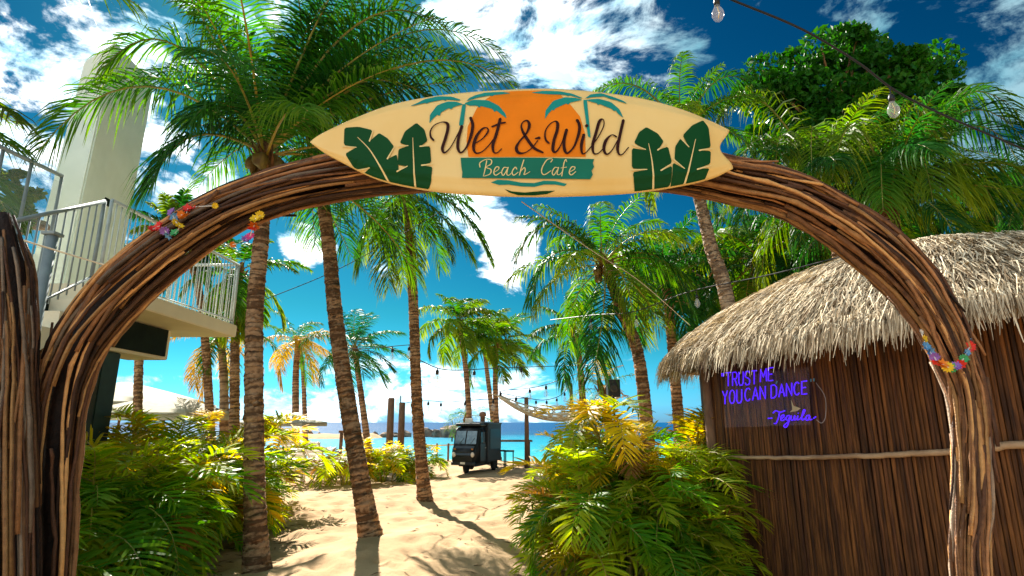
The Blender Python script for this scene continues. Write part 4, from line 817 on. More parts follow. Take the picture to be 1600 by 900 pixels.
    und = np.stack([np.c_[ev*(1-q)+(RA[:2]*.5+RB[:2]*.5)*q, np.full(M_, EZ-.10+q*.3)] for q in (0, .35, .7)])
    V = np.concatenate([und[::-1].reshape(-1, 3), gr.reshape(-1, 3)]); rows = K+3; I = np.arange(rows*M_).reshape(rows, M_); J = np.roll(I, -1, 1)
    mk('roof_bed', V, np.stack([I[:-1], J[:-1], J[1:], I[1:]], -1).reshape(-1, 4), THATCH_B, o, True)
    NS = 80000; u = rg.uniform(0, M_, NS); i0 = u.astype(int) % M_; fr = (u % 1)[:, None]; xy = ev[i0]*(1-fr)+ev[(i0+1) % M_]*fr
    vis = (xy[:, 0] < 6.6) & (xy[:, 1] < 8.6); keep = vis | (rg.random(NS) < .3); xy = xy[keep]; NS = len(xy)
    k = rg.uniform(0, 1, NS)**1.25; fringe = rg.random(NS) < .30; k[fringe] = rg.uniform(0, .03, fringe.sum())
    p = surf(xy, k); p2 = surf(xy, np.maximum(k-.04, 0)); down = p2-p; dd = np.linalg.norm(down, axis=1); 
    pin = surf(xy, np.full(NS, .06)); pe0 = surf(xy, np.zeros(NS)); down = np.where((dd < .02)[:, None], pe0-pin, down); down = norm(down)
    lat = norm(np.cross(down, (0, 0, 1.))); nrm_ = norm(np.cross(lat, down)); nrm_ = np.where(nrm_[:, 2:] < 0, -nrm_, nrm_)
    down = norm(down+lat*rg.normal(0, .22, (NS, 1))); Ls = rg.uniform(.18, .42, NS)[:, None]; ws = rg.uniform(.0028, .0075, NS)[:, None]; lift = rg.uniform(.0, .075, NS)[:, None]+.01
    Ls = np.where(fringe[:, None], rg.uniform(.06, .30, (NS, 1)), Ls)
    a0 = p+nrm_*lift*.5; hang = np.clip(1-k*9, 0, 1)[:, None]; Z = np.array((0, 0, -1.))
    outw = norm(np.c_[xy-np.array((5.4, 6.4)), np.zeros(NS)])
    a1 = a0+down*Ls*.45+nrm_*lift*.7+Z*hang*Ls*.12; dir2 = norm(down*(1-hang)+Z*hang*1.1+outw*.12*hang+lat*rg.normal(0, .12, (NS, 1)))
    a2 = a1+dir2*Ls*.55-nrm_*lift*.3*(1-hang)+outw*hang*rg.uniform(0, .05, (NS, 1))
    tw = norm(lat+nrm_*rg.normal(0, .5, (NS, 1)))
    V = np.stack([a0-tw*ws, a0+tw*ws, a1-tw*ws*.9, a1+tw*ws*.9, a2-tw*ws*.35, a2+tw*ws*.35], 1).reshape(-1, 3); b_ = (np.arange(NS)*6)[:, None]
    Fc = np.concatenate([b_+np.array((0, 1, 3, 2)), b_+np.array((2, 3, 5, 4))]); av = np.repeat(rg.beta(1.6, 1.3, NS), 6)
    tb = mk('thatch', V, Fc, THATCH, o, attrs={'v': av}); tb['kind'] = 'stuff'
    return onwall
onwall = build_hut()

# ------------------------------------------------------------------ neon sign on the hut wall
FONT = {'T': [[(0, 1), (.6, 1)], [(.3, 1), (.3, 0)]], 'R': [[(0, 0), (0, 1), (.38, 1), (.5, .85), (.5, .65), (.38, .5), (0, .5)], [(.25, .5), (.52, 0)]],
        'U': [[(0, 1), (0, .2), (.12, 0), (.38, 0), (.5, .2), (.5, 1)]], 'S': [[(.5, .85), (.38, 1), (.12, 1), (0, .85), (0, .65), (.12, .54), (.38, .46), (.5, .35), (.5, .15), (.38, 0), (.12, 0), (0, .15)]],
        'M': [[(0, 0), (.05, 1), (.32, .35), (.6, 1), (.65, 0)]], 'E': [[(.5, 1), (0, 1), (0, 0), (.5, 0)], [(0, .5), (.4, .5)]], 'Y': [[(0, 1), (.25, .5), (.5, 1)], [(.25, .5), (.25, 0)]],
        'O': [[(.25 + .27*math.cos(a), .5+.5*math.sin(a)) for a in np.linspace(0, 2*math.pi, 13)]], 'C': [[(.28+.28*math.cos(a), .5+.5*math.sin(a)) for a in np.linspace(.8, 2*math.pi-.8, 10)]],
        'A': [[(0, 0), (.27, 1), (.54, 0)], [(.1, .35), (.44, .35)]], 'N': [[(0, 0), (0, 1), (.5, 0), (.5, 1)]], 'D': [[(0, 0), (0, 1), (.3, 1), (.5, .8), (.5, .2), (.3, 0), (0, 0)]],
        '"': [[(0, 1), (0, .75)], [(.18, 1), (.18, .75)]], ',': [[(.05, .1), (-.03, -.2)]], '-': [[(0, .4), (.3, .4)]]}
def neon():
    a, b_ = onwall(1132, 620, .09), onwall(1284, 620, .09); ux = b_-a; ux[2] = 0; Lx = np.linalg.norm(ux); ux = ux/Lx; n = np.array((ux[1], -ux[0], 0)); n = n if n[1] < 0 else -n
    mid = onwall(1205, 620, .0); off = max(.06, np.dot(mid-a, n)+.07); org = a+n*off
    o = thing('neon_sign', 'lit violet blue neon sign with words about dancing and tequila on the hut wall', 'sign', (org+b_)/2)
    def pix(px, py, d=0):
        r = np.array(DIR(px, py)); pl = org+n*d; t = np.dot(pl-np.array((0, 0, EYE)), n)/np.dot(r, n); return np.array((0, 0, EYE))+r*t
    q = [pix(1132, 590, -.02), pix(1264, 573, -.02), pix(1266, 664, -.02), pix(1132, 668, -.02)]; qq = q+[p-n*.006 for p in q]
    mk('backing_sheet', qq, [(0, 1, 2, 3), (7, 6, 5, 4), (0, 4, 5, 1), (1, 5, 6, 2), (2, 6, 7, 3), (3, 7, 4, 0)], ACRYL, o)
    def word(txt, x0, y0, x1, y1, h, m_):
        adv = {'M': .85, 'T': .78, '"': .42, ',': .3, ' ': .45, '-': .45}; tot = sum(adv.get(ch, .72) for ch in txt)-.15; cur = 0; 
        for ch in txt:
            if ch in FONT:
                g = G()
                for st in FONT[ch]:
                    pts = []
                    for (u, v) in st:
                        s = (cur+u)/tot; pts.append(pix(x0+(x1-x0)*s, y0+(y1-y0)*s-h*v, .0))
                    pts = np.array(pts); dense = np.concatenate([[pts[i]+(pts[i+1]-pts[i])*k for k in (0, .5)] for i in range(len(pts)-1)]+[[pts[-1]]]) if len(pts) > 1 else pts
                    g.add(*tube(dense, .0062, 5))
                g.mk('neon_letter', m_, o, True)
            cur += adv.get(ch, .72)
    word('"TRUST', 1128, 604, 1183, 600, 21, NEON); word('ME', 1188, 597, 1209, 594, 20, NEON); word(',', 1213, 597, 1217, 597, 14, NEON_C)
    word('YOU', 1129, 632, 1160, 629, 21, NEON); word('CAN', 1164, 627, 1197, 623, 20, NEON); word('DANCE', 1205, 622, 1262, 615, 20, NEON); word('"', 1267, 610, 1274, 609, 18, NEON_C)
    cc = lambda pts: np.array([pix(1080+x/4.5, 540+y/4.5) for x, y in pts])
    for st in ([(540, 512), (570, 510)], [(575, 475), (595, 458), (625, 468), (660, 458)], [(622, 465), (612, 510), (598, 545), (582, 548)], [(632, 515), (652, 500), (650, 487), (632, 500), (632, 525), (655, 522), (668, 505)],
               [(692, 492), (674, 495), (668, 518), (684, 524), (694, 495), (682, 550), (664, 575), (652, 562), (690, 530)], [(704, 492), (702, 520), (716, 522), (728, 492), (726, 522), (740, 515)], [(750, 492), (745, 520), (760, 518)], [(752, 474), (754, 476)],
               [(765, 518), (790, 480), (800, 455), (790, 455), (778, 500), (782, 523), (800, 512)], [(832, 490), (812, 494), (806, 518), (820, 524), (834, 495), (832, 520), (850, 518)], [(860, 512), (878, 500)]):
        p = cc(st); v, f = tube(spline(p, max(5, len(p)*4)), .0058, 5); mk('neon_letter', v, f, NEON, o, True)
    g = [pix(1236, 624, -.012), pix(1240, 634, -.012), pix(1251, 638, -.012), pix(1246, 642, -.012), pix(1234, 644, -.012), pix(1238, 640, -.012)]
    mk('cocktail_emblem', g, [(0, 1, 5), (1, 2, 3), (1, 3, 5), (3, 4, 5)], mat('cream_emblem', (.62, .50, .3), rough=.5), o)
    v, f = tube(spline([pix(1275, 598), pix(1289, 620), pix(1290, 650), pix(1284, 661), pix(1276, 656)], 16), .004, 5); mk('cable', v, f, mat('grey_cable', (.35, .3, .3), rough=.5), o, True)
neon()

# ------------------------------------------------------------------ building on the left
def build_building():
    o = thing('apartment_building', 'pale concrete building with a tall tower, outside stairs and a balcony', 'building', (-6.2, 7, 0))
    # tower: front face at y=8, side face x about -6.6
    Lb, Mb, Rb, Kb = (-7.25, 8.0, 0), (-6.62, 8.0, 0), (-6.85, 9.5, 0), (-7.5, 9.5, 0)
    Lt, Mt, Rt, Kt = tuple(W(131, 95, 8.0)), tuple(W(181, 64, 8.0)), tuple(W(241, 132, 9.5)), (-7.3, 9.5, 7.2)
    bm = bmesh.new(); vs = [bm.verts.new(p) for p in (Lb, Mb, Rb, Kb, Lt, Mt, Rt, Kt)]
    for f in ((0, 1, 5, 4), (1, 2, 6, 5), (2, 3, 7, 6), (3, 0, 4, 7), (4, 5, 6), (4, 6, 7)): bm.faces.new([vs[i] for i in f])
    bmesh.ops.bevel(bm, geom=[e for e in bm.edges], offset=.025, segments=2, affect='EDGES'); bmesh.ops.recalc_face_normals(bm, faces=bm.faces); bm.verts.index_update()
    mk('tower', [v.co[:] for v in bm.verts], [tuple(v.index for v in f.verts) for f in bm.faces], STUCCO, o); bm.free()
    q = W(151, 315, 8.7); q[0] = -6.66; bbox('wall_lamp', q, (.12, .16, .12), DARKTONE, o, .015)
    # balcony slab: a sheet of constant height along x=-4.4
    sl2 = [(-4.4, 6.15), (-4.4, 9.0), (-5.62, 9.0), (-5.62, 7.6), (-8.2, 7.6), (-8.2, 6.15)]
    def prism(name, poly, z0, z1, m_, bev=.012, par=o):
        bm = bmesh.new(); lo = [bm.verts.new((x, y, z0)) for x, y in poly]; hi = [bm.verts.new((x, y, z1)) for x, y in poly]; n = len(poly)
        bm.faces.new(lo[::-1]); bm.faces.new(hi)
        for i in range(n): bm.faces.new((lo[i], lo[(i+1) % n], hi[(i+1) % n], hi[i]))
        bmesh.ops.recalc_face_normals(bm, faces=bm.faces)
        if bev: bmesh.ops.bevel(bm, geom=bm.edges[:], offset=bev, segments=2, affect='EDGES')
        bm.verts.index_update(); r_ = mk(name, [v.co[:] for v in bm.verts], [tuple(v.index for v in f.verts) for f in bm.faces], m_, par); bm.free(); return r_
    prism('balcony_slab', sl2, 2.92, 3.11, CREAM)
    prism('beam', [(-5.02, 5.6), (-5.02, 8.3), (-5.6, 8.3), (-5.6, 5.6)], 2.48, 2.916, CREAM)
    prism('recess_shade_panel', [(-4.985, 5.7), (-4.985, 8.18), (-5.018, 8.18), (-5.018, 5.7)], 2.52, 2.90, DARKTONE, .004)  # dark sheet on the cream beam stands for shade in the recess
    prism('column', [(-5.1, 7.1), (-5.1, 7.42), (-5.42, 7.42), (-5.42, 7.1)], -.05, 2.476, DGREEN)
    prism('rear_wall', [(-8.0, 6.4), (-8.0, 7.9), (-8.25, 7.9), (-8.25, 6.4)], 0, 6.0, STUCCO)
    # stair
    st = [(4.55+.29*i, 1.95+.19*i) for i in range(7)]; prof = []
    for (y, z) in st: prof += [(y, z-.19), (y, z)]
    prof += [(6.145, z), (6.145, 2.75), (4.55, 1.5)]
    n = len(prof); x0, x1 = -4.62, -5.75; V = [(x0, y, z) for y, z in prof]+[(x1, y, z) for y, z in prof]
    mk('stair', V, [tuple(range(n)), tuple(range(2*n-1, n-1, -1))]+[(i, i+n, (i+1) % n+n, (i+1) % n) for i in range(n)], CREAM, o)
    cw = spline([(-5.80, 4.4, 2.5), (-5.80, 5.2, 2.95), (-5.80, 6.14, 3.3)], 14)
    V = [tuple(p) for p in cw]+[(p[0], p[1], 1.6) for p in cw]+[(p[0]-.15, p[1], p[2]) for p in cw]+[(p[0]-.15, p[1], 1.6) for p in cw]; k = 14
    mk('stair_wall', V, [(i, i+1, i+1+k, i+k) for i in range(k-1)]+[(i+2*k, i+3*k, i+3*k+1, i+2*k+1) for i in range(k-1)]+[(i, i+2*k, i+2*k+1, i+1) for i in range(k-1)]+[(k-1, 3*k-1, 4*k-1, 2*k-1)], BROWNWALL, o)
    # railings
    rl = o
    def railing(name, a, b_, zb0, zb1, zt0, zt1, nb, m_, mid=None, rr=.009):
        a, b_ = np.array(a), np.array(b_); dz = np.array((0, 0, 1.0))
        A0, B0 = np.array((*a, zb0)), np.array((*b_, zb1)); A1, B1 = np.array((*a, zt0)), np.array((*b_, zt1))
        r_ = mk(name, *tube([A1, B1], .022, 8), m_, o, True)
        mk('bottom_bar', *tube([A0+dz*.07, B0+dz*.07], .014, 6), m_, r_, True)
        if mid: mk('middle_bar', *tube([A0+dz*mid, B0+dz*mid], .014, 6), m_, r_, True)
        for i in range(nb+1):
            t = i/nb; p, q_ = A0+(B0-A0)*t, A1+(B1-A1)*t
            mk('baluster', *tube([p+dz*.0, q_], rr if 0 < i < nb else .022, 6), m_, r_, True)
        return r_
    railing('stair_railing', (-4.62, 4.75), (-4.66, 6.1), 2.2, 3.1, 3.28, 4.06, 13, STEEL)
    railing('balcony_railing', (-4.62, 6.16), (-4.46, 8.95), 3.11, 3.11, 4.10, 4.10, 34, GALV, rr=.008)
    railing('end_railing', (-4.5, 8.95), (-5.55, 8.95), 3.11, 3.11, 4.10, 4.10, 12, GALV, rr=.008)
    # upper balcony with glass
    A, B = W(-40, 210, 5.2), W(97, 275, 6.2); r_ = mk('glass_balustrade', *tube([A, B], .024, 8), STEEL, o, True)
    for t in (.3, .62, 1.0):
        p = A+(B-A)*t; mk('balustrade_post', *tube([p, p-np.array((0, 0, 1.0))], .018, 6), STEEL, r_, True)
    d = np.array((0, 0, 1.0)); mk('glass_pane', [A-d*.08, B-d*.08, B-d*.92, A-d*.92], [(0, 1, 2, 3)], BALGLASS, r_)
    q = [A-d*1.0, B-d*1.0]; w_ = np.array((-1.8, 0, 0)); h_ = np.array((0, 0, -.22)); V = [q[0], q[1], q[1]+w_, q[0]+w_]; V = V+[v+h_ for v in V]
    mk('upper_slab', V, [(0, 1, 2, 3), (7, 6, 5, 4), (0, 4, 5, 1), (1, 5, 6, 2), (2, 6, 7, 3), (3, 7, 4, 0)], STUCCO, o)
build_building()
b = P(52, 5.2, 0); pl_ = thing('steel_pole', 'slim blue-grey steel pole in front of the stair railing', 'pole', (W(58, 500, 5.2)[0], 5.2, 0))
x = W(60, 480, 5.2)[0]; v, f = tube([(x, 5.2, -.05), (x, 5.2, 3.35)], .05, 10); mk('pole_shaft', v, f, STEEL, pl_, True)
bbox('cap', (x, 5.2, 3.36), (.13, .13, .03), STEEL, pl_, .006)

# ------------------------------------------------------------------ parasols, loungers, posts
def parasol(label, c, r, h, ztop, sides=8):
    o = thing('parasol', label, 'parasol', (c[0], c[1], 0), 'cream parasols behind the hedge'); c = np.array((c[0], c[1]))
    v, f = tube([(c[0], c[1], -.05), (c[0], c[1], ztop-.03)], .03, 8); mk('pole', v, f, WOOD, o, True)
    for k in range(sides):
        a0, a1 = k*2*math.pi/sides, (k+1)*2*math.pi/sides; V = []
        for s in np.linspace(0.02, 1, 5):
            for t in np.linspace(0, 1, 5):
                a = a0+(a1-a0)*t; q = s*r*(1-.06*math.sin(math.pi*t)); V.append((c[0]+q*math.cos(a), c[1]+q*math.sin(a), ztop-h*(s**1.2)-.05*math.sin(math.pi*t)*s))
        V += [(c[0]+r*math.cos(a), c[1]+r*math.sin(a), ztop-h-.16) for a in (a0, a1)]
        Fc = [(5*j+i, 5*j+i+1, 5*j+i+6, 5*j+i+5) for j in range(4) for i in range(4)]+[(20, 24, 26, 25)]
        mk('canopy_panel', V, Fc, CANVAS, o, True)
q = W(195, 600, 15); parasol('large cream parasol under the balcony, behind the bare trunk', q, 2.3, .55, W(195, 597, 15)[2])
q = W(262, 612, 13.5); parasol('cream parasol right of the bare trunk, lower and nearer', q, 1.6, .42, W(262, 617, 13.5)[2])
q = W(440, 650, 24); parasol('flat cream parasol at the water beyond the end of the hedge', q, 1.9, .3, W(440, 648, 24)[2])
GL = 'white loungers on the sand'
def lounger(label, px, Y, rz):
    b_ = P(px, Y, 0); o = thing('sun_lounger', label, 'sun lounger', (b_[0], Y, gh(b_[0], Y)), GL); z0 = gh(b_[0], Y); a, s_ = math.cos(rz), math.sin(rz)
    def M(V): V = np.asarray(V); return np.stack([b_[0]+V[:, 0]*a-V[:, 1]*s_, Y+V[:, 0]*s_+V[:, 1]*a, z0+V[:, 2]], -1)
    for x in (-.3, .3): bbox('frame_rail', (x, 0, .34), (.05, 1.9, .07), WHITEP, o, .01, M=M)
    for x in (-.3, .3):
        for y in (-.8, .7): bbox('leg', (x, y, .15), (.05, .06, .34), WHITEP, o, .01, M=M)
    for k in range(9): bbox('slat', (0, -.85+.14*k, .395), (.6, .09, .02), WHITEP, o, .004, M=M)
    for k in range(6):
        d = .08+.13*k; bbox('back_slat', (0, .42+d*.55, .40+d*.83), (.6, .03, .10), WHITEP, o, .004, M=M)
    for x in (-.27, .27):
        v, f = box((0, 0, 0), (.04, .04, .82)); c_, s2 = math.cos(-.58), math.sin(-.58); v = v@np.array(((1, 0, 0), (0, c_, s2), (0, -s2, c_)))+np.array((x, .66, .72)); mk('back_frame', M(v), f, WHITEP, o)
lounger('white slatted lounger nearest the end of the hedge', 492, 16, 2.6); lounger('white slatted lounger beside the yellow areca palm', 516, 16.8, 2.7); lounger('white slatted lounger half hidden behind the far end of the hedge', 478, 18.5, 2.6)
def post(label, px, Y, h, r, cable=True):
    b_ = P(px, Y, 0); o = thing('wooden_post', label, 'post', (b_[0], Y, 0)); pts = [(b_[0], Y, -.1), (b_[0]+.01, Y, h*.5), (b_[0], Y, h)]
    v, f = tube(pts, [r*1.05, r, r*.95], 10); mk('shaft', v, f, WOOD, o, True)
    v, f = tube([(b_[0], Y, h), (b_[0], Y, h+.03)], [r*.96, r*.7], 10); mk('top_cap', v, f, WOOD, o, True); return np.array((b_[0], Y, h))
h1 = W(606, 623, 20)[2]; pt1 = post('thick brown wooden post left of its pair', 606, 20, h1, .12); pt2 = post('thick brown wooden post with a thin mast, right of its pair', 624, 21, W(624, 630, 21)[2], .12)
pt3 = post('pale post that carries the string lights beyond the shrub', 895, 22, W(895, 600, 22)[2], .07); pt4 = post('pale post in the middle of the hammock', 823, 21, W(823, 622, 21)[2], .08)
v, f = tube([W(625, 640, 21), W(626, 618, 21)], .02, 5); mk('mast', v, f, BLACKP, bpy.data.objects['wooden_post.001'], True)
o = thing('beach_gate', 'brown timber frame standing by the water left of the leaning trunk', 'gate', P(545, 26, 0)); 
for px in (531, 549): p = P(px, 26, 0); v, f = tube([(p[0], 26, -.2), (p[0], 26, 1.15)], .08, 8); mk('leg', v, f, WOOD, o, True)
bbox('crossbar', (P(540, 26, 0)[0], 26, 1.2), (.75, .12, .1), WOOD, o, .01)
# shore railing between trunk and three-wheeler
o = thing('shore_fence', 'low post and rope fence at the water left of the three-wheeler', 'fence', P(685, 24.5, 0))
for px in (664, 682, 700): p = P(px, 24.5, 0); v, f = tube([(p[0], 24.5, -.1), (p[0], 24.5, .75)], .045, 7); mk('post', v, f, WOOD, o, True)
v, f = tube([tuple(P(660, 24.5, .7)), tuple(P(682, 24.5, .66)), tuple(P(712, 24.5, .7))], .03, 6); mk('rope', v, f, ROPE, o, True)

# ------------------------------------------------------------------ three-wheeled van
def build_cart():
    b_ = P(744, 19.8, 0); z0 = gh(b_[0], 19.8); o = thing('three_wheeler_van', 'black three-wheeled food van with box body parked on the sand', 'van', (b_[0], 19.8, z0))
    rz = R(-18); a, s_ = math.cos(rz), math.sin(rz)
    def M(V): V = np.asarray(V, float).reshape(-1, 3)*np.array((.74, .80, .94)); return np.stack([b_[0]+V[:, 0]*a-V[:, 1]*s_, 19.8+V[:, 0]*s_+V[:, 1]*a, z0+V[:, 2]], -1)
    PAINT = mat('charcoal_paint', (.012, .014, .017), (.008, .010, .012), rough=.38, spec=.35); BLUE = mat('slate_paint', (.03, .05, .07), (.025, .04, .06), rough=.35); GREY = mat('grey_box', (.035, .04, .046), (.025, .03, .035), rough=.5, spec=.25)
    WG = mat('windscreen', (.10, .17, .22), (.05, .09, .13), rough=.08, spec=.8); LAMP = mat('headlamp', (.8, .7, .6), rough=.2); CHROME = mat('pale_trim', (.5, .5, .48), rough=.4); RUB = mat('tyre_rubber', (.02, .02, .02), rough=.85)
    prof = [(-1.30, .30), (-1.42, .42), (-1.44, .66), (-1.36, .84), (-1.24, .92), (-1.02, 1.42), (-.92, 1.5), (-.36, 1.55), (-.30, 1.5), (-.30, .30)]
    bm = bmesh.new(); A = [bm.verts.new((-.60, y, z)) for y, z in prof]; B = [bm.verts.new((.60, y, z)) for y, z in prof]; n = len(prof)
    bm.faces.new(A[::-1]); bm.faces.new(B)
    for i in range(n): bm.faces.new((A[i], A[(i+1) % n], B[(i+1) % n], B[i]))
    bmesh.ops.recalc_face_normals(bm, faces=bm.faces); bmesh.ops.bevel(bm, geom=bm.edges[:], offset=.085, segments=4, affect='EDGES', clamp_overlap=True); bm.verts.index_update()
    for v in bm.verts:
        if v.co.y < -.9: v.co.x *= 1-.10*min(1, (-.9-v.co.y)/.5)
    mk('cab', M([v.co[:] for v in bm.verts]), [tuple(v.index for v in f.verts) for f in bm.faces], PAINT, o, True); bm.free()
    def quadp(name, pts, m_, off): p = np.array(pts, float); nn = np.cross(p[1]-p[0], p[2]-p[0]); nn /= np.linalg.norm(nn); q = np.concatenate([p+nn*off, p]); return mk(name, M(q), [(0, 1, 2, 3), (0, 4, 5, 1), (1, 5, 6, 2), (2, 6, 7, 3), (3, 7, 4, 0)], m_, o)
    for x0, x1 in ((-.50, -.03), (.03, .50)): quadp('windscreen', [(x0, -1.235, .96), (x1, -1.235, .96), (x1*.96, -1.045, 1.39), (x0*.96, -1.045, 1.39)], WG, .012)
    quadp('nose_panel', [(-.40, -1.445, .60), (.40, -1.445, .60), (.46, -1.30, .89), (-.46, -1.30, .89)], BLUE, .012)
    quadp('grille', [(-.40, -1.425, .40), (.40, -1.425, .40), (.42, -1.442, .55), (-.42, -1.442, .55)], BLACKP, .012)
    for x in (-.43, .43):
        v, f = lathe((0, 0, 0), [(.0, -.02), (.085, 0), (.085, .03), (.05, .055), (0.001, .06)], 12); v = np.stack([v[:, 0]+x, -1.42-v[:, 2], v[:, 1]+.62], -1); mk('headlight', M(v), f, LAMP, o, True)
    bbox('bumper', (0, -1.42, .33), (1.1, .08, .10), GREY, o, .02, M=M); bbox('cargo_box', (0, .52, .98), (1.36, 1.66, 1.30), GREY, o, .03, M=M); bbox('roof_edge', (0, .52, 1.645), (1.42, 1.72, .05), PAINT, o, .015, M=M)
    bbox('cab_roof', (0, -.62, 1.60), (1.2, .68, .10), PAINT, o, .04, M=M); bbox('roof_sign', (-.12, -.62, 1.74), (.36, .05, .17), WHITEP, o, .01, M=M); bbox('hatch', (-.688, .5, 1.1), (.02, 1.2, .7), PAINT, o, .005, M=M); bbox('hatch', (.688, .5, 1.1), (.02, 1.2, .7), PAINT, o, .005, M=M)
    for x in (-.605, .605): bbox('side_window', (x*.995, -.72, 1.18), (.03, .42, .36), WG, o, .01, M=M); bbox('door', (x, -.70, .68), (.03, .62, .60), PAINT, o, .01, M=M)
    v, f = lathe((.2, .2, 1.67), [(.11, 0), (.11, .22), (.17, .24), (.15, .36), (.02, .40)], 12); mk('chimney', M(v), f, mat('rusty_flue', (.3, .16, .10), (.2, .1, .06), rough=.7), o, True)
    for x in (-.68, .68): bbox('mirror', (x, -1.12, 1.12), (.05, .05, .18), PAINT, o, .015, M=M)
    def wheel(x, y, r):
        v, f = lathe((0, 0, 0), [(r*.55, -.07), (r*.9, -.075), (r, -.045), (r, .045), (r*.9, .075), (r*.55, .07)], 18); v = np.stack([v[:, 2]+x, v[:, 0]+y, v[:, 1]+r], -1); w_ = mk('wheel', M(v), f, RUB, o, True)
        v, f = lathe((0, 0, 0), [(r*.54, -.06), (r*.45, -.04), (r*.45, .04), (r*.54, .06)], 14); v = np.stack([v[:, 2]+x, v[:, 0]+y, v[:, 1]+r], -1); mk('rim', M(v), f, CHROME, w_, True)
    wheel(0, -1.08, .24); wheel(-.55, .72, .25); wheel(.55, .72, .25)
    for x in (-.63, .63): bbox('door_handle', (x, -.48, .82), (.03, .12, .03), CHROME, o, .008, M=M)
    for x in (-.52, .52): bbox('mudguard', (x, .72, .53), (.3, .62, .05), BLACKP, o, .02, M=M)
    for x in (-.25, .25): v, f = tube([(x, -1.25, .97), (x+.16, -1.17, 1.16)], .008, 5); mk('wiper', M(v), f, BLACKP, o)
    for x in (-.40, .40): bbox('turn_signal', (x, -1.405, .80), (.09, .03, .05), mat('amber_lens', (.6, .2, .02), rough=.3), o, .01, M=M)
    for x in (-.3, .3): bbox('roof_rack_bar', (x, .5, 1.69), (.03, 1.5, .03), CHROME, o, .006, M=M)
    bbox('chassis', (0, .1, .27), (.8, 2.2, .12), BLACKP, o, .02, M=M)
    bbox('licence_plate', (0, -1.475, .35), (.22, .012, .07), WHITEP, o, .003, M=M)
build_cart()

# ------------------------------------------------------------------ hammock, table, speaker
def hammock():
    a, b_ = W(777, 618, 21), W(965, 622, 19); o = thing('rope_hammock', 'pale net hammock slung between palms beyond the right-hand shrub', 'hammock', (a+b_)/2)
    n, m_ = 26, 9; g = G(); grid = np.zeros((n, m_, 3))
    for i, t in enumerate(np.linspace(0, 1, n)):
        for j, s in enumerate(np.linspace(-1, 1, m_)):
            sp_ = math.sin(math.pi*t)**.6; p = a+(b_-a)*t; p = p+np.array((0, s*.55*sp_, -.80*(1-(2*t-1)**2)+.28*s*s*sp_+.10*s*sp_)); grid[i, j] = p
    for j in range(m_): g.add(*tube(grid[:, j], .026, 4))
    for i in range(1, n-1):
        for j in range(m_-1): g.add(*tube([grid[i, j], grid[i+1 if (i+j) % 2 else i-1, j+1]], .022, 4))
    g.mk('net', ROPE, o)
    for e, q in ((0, a), (n-1, b_)): v, f = tube([q, q+np.array((-.35 if e == 0 else .35, 0, .08))], .015, 5); mk('hanging_rope', v, f, ROPE, o)
hammock()
def table():
    b_ = P(800, 22, 0); o = thing('wooden_table', 'brown wooden table right of the three-wheeler', 'table', (b_[0], 22, 0))
    for k in range(5): bbox('plank', (b_[0], 21.6+.19*k, .93), (1.5, .18, .05), WOOD, o, .008)
    for x in (-.62, .62):
        for y in (21.65, 22.3): bbox('leg', (b_[0]+x, y, .44), (.09, .09, .92), WOOD, o, .01)
    for px, y in ((796, 20.8), (782, 21.0)):
        b2 = P(px, y, 0); q = thing('bar_stool', 'green stool in front of the wooden table' if px == 796 else 'dark green stool between the van and the table', 'stool', (b2[0], y, 0)); bbox('seat', (b2[0], y, .62), (.34, .34, .05), DGREEN, q, .01)
        for dx in (-.13, .13):
            for dy in (-.13, .13): bbox('leg', (b2[0]+dx, y+dy, .3), (.04, .04, .6), DGREEN, q, .005)
table()
q = W(958, 607, 14); o = thing('loudspeaker', 'black loudspeaker box on a pole behind the right-hand shrub', 'loudspeaker', (q[0], 14, 0)); bbox('cabinet', q, (.30, .3, .42), BLACKP, o, .02)
v, f = tube([(q[0], 14, -.05), (q[0], 14, q[2]-.2)], .03, 8); mk('stand', v, f, BLACKP, o, True)
v, f = lathe((0, 0, 0), [(.10, 0), (.10, .012), (.06, .012), (.03, .004)], 14); v = np.stack([v[:, 0]+q[0], 13.85-v[:, 2], v[:, 1]+q[2]], -1); mk('woofer', v, f, mat('speaker_cone', (.04, .04, .04), rough=.6), o, True)

# ------------------------------------------------------------------ string lights and ropes
def cable(name, label, cat, pts, r, bulbs=(), m_=None, bs=1.0, drop=.05, group=None, n=40):
    p = spline([np.asarray(q, float) for q in pts], n); o = thing(name, label, cat, p[n//2], group); v, f = tube(p, r, 5); mk('cable', v, f, m_ or BLACKC, o, True)
    for t in bulbs:
        q = p[min(n-1, int(t*(n-1)))]; s = bs; d = np.array((.0, 0, -1.0))
        sk = mk('bulb', *lathe(q+d*(drop+.155*s), [(.004*s, -.01*s), (.024*s, .006*s), (.036*s, .035*s), (.034*s, .06*s), (.018*s, .095*s), (.014*s, .11*s)], 12), GLASS, o, True)
        mk('socket', *lathe(q+d*(drop+.048*s), [(.017*s, 0), (.019*s, .03*s), (.012*s, .05*s)], 10), BLACKP, sk, True)
        mk('filament', *tube([q+d*(drop+.06*s), q+d*(drop+.10*s)+np.array((.01*s, 0, 0)), q+d*(drop+.14*s)], .003*s, 4), mat('brass', (.6, .4, .1), rough=.3) if 'brass' not in bpy.data.materials else bpy.data.materials['brass'], sk, True)
        if drop > .01: mk('bulb_wire', *tube([q, q+d*(drop+.0)], .005*s, 4), BLACKP, sk)
    return o
GS = 'festoon lights over the beach'
cable('string_light', 'thick black cable of festoon lights running across the upper right sky', 'string lights', [W(985, -70, 2.9), W(1105, -22, 2.95), W(1140, -2, 3.0), W(1250, 44, 3.1), W(1340, 97, 3.2), W(1400, 142, 3.3), W(1480, 182, 3.5), W(1640, 250, 3.8)], .0075, (.19, .70), bs=1.0, drop=.06)
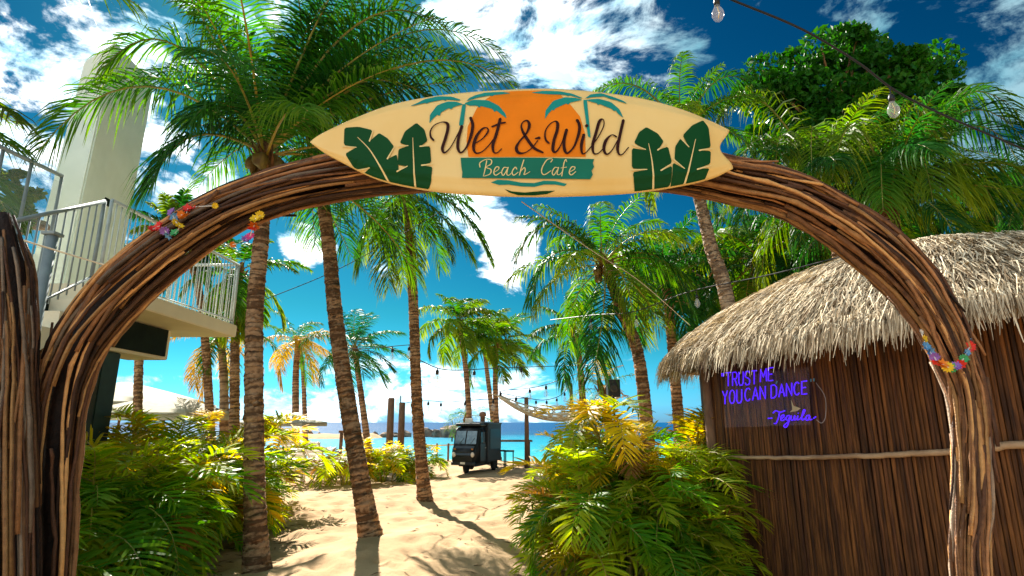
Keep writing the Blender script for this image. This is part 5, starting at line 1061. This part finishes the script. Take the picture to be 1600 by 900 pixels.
cable('string_light', 'thin wire of small lights from the slim palm to the post, high over the three-wheeler', 'string lights', [W(648, 560, 13), W(700, 578, 16), W(780, 575, 19), W(870, 572, 22), W(930, 570, 20)], .014, (.2, .4, .6, .8, .95), bs=2.6, group=GS)
cable('string_light', 'sagging string of lights in front of the clouds above the hammock', 'string lights', [pt4+np.array((0, 0, .0)), W(780, 612, 21), W(830, 606, 21), W(862, 598, 20.5), W(925, 575, 19)], .014, (.1, .3, .5, .7, .85), bs=2.6, group=GS)
cable('string_light', 'level string of lights from the pair of posts across behind the three-wheeler', 'string lights', [pt2, W(665, 626, 21), W(700, 628, 21), W(760, 624, 22), W(823, 622, 21)], .013, (.12, .3, .45, .62, .8), bs=2.4, group=GS)
cable('string_light', 'string of tiny lights from the hammock post to the pale post', 'string lights', [pt4, W(850, 625, 21.5), W(875, 618, 22), pt3], .013, (.2, .4, .6, .8), bs=2.2, group=GS)
cable('string_light', 'dark string of lights passing in front of the palm trunks towards the thatch', 'string lights', [W(860, 500, 12), W(930, 492, 10.5), W(990, 487, 9.5), W(1080, 455, 8.5), W(1200, 430, 7.5), W(1350, 392, 6.4)], .009, (.20, .42, .62), bs=1.2, drop=.08)
cable('string_light', 'wire with a box light between the leaning trunk and the slim trunk', 'string lights', [W(515, 536, 8.7), W(560, 545, 10), W(625, 540, 12), W(648, 538, 12.9)], .008, (.6, .86), bs=1.6, group=GS)
cable('overhead_wire', 'thin dark wire rising across the blue sky behind the leaning trunk', 'wire', [W(400, 474, 9), W(540, 415, 9.5), W(690, 330, 10)], .007)
cable('guy_rope', 'pale rope slanting down from the sign to the thatched roof', 'rope', [W(815, 315, 3.2), W(930, 395, 4.8), W(1000, 440, 5.8), W(1078, 508, 6.8)], .0035, m_=ROPE)
cable('guy_rope', 'cream rope stretched in front of the stair railing', 'rope', [W(25, 372, 4.2), W(100, 395, 4.3), W(190, 422, 4.4)], .007, m_=ROPE)

# ------------------------------------------------------------------ leaf litter on the sand
def litter():
    rg = np.random.default_rng(21); g = G()
    for k in range(260):
        if k % 2: x, y = rg.normal(-3.4, .45), rg.uniform(5.5, 11)
        elif k % 4: x, y = rg.normal(.25, .5), rg.uniform(6.2, 8.5)
        else: x, y = rg.uniform(-3.5, .5), rg.uniform(6, 15)
        a = rg.uniform(0, 6.28); l = rg.uniform(.03, .14); w = rg.uniform(.006, .014); z = gh(x, y)+.012; d = np.array((math.cos(a), math.sin(a), 0)); n = np.array((-d[1], d[0], 0))
        g.add([(x, y, z)-d*l, np.array((x, y, z+.008))+n*w, (x, y, z)+d*l, np.array((x, y, z+.008))-n*w], [(0, 1, 2, 3)], rg.random())
    o = g.mk('leaf_litter', mat('dry_litter', (.26, .15, .06), (.09, .05, .02), rough=.9)); tag(o, 'dry leaflets scattered over the sand by the shrubs', 'litter', kind='stuff')
litter()
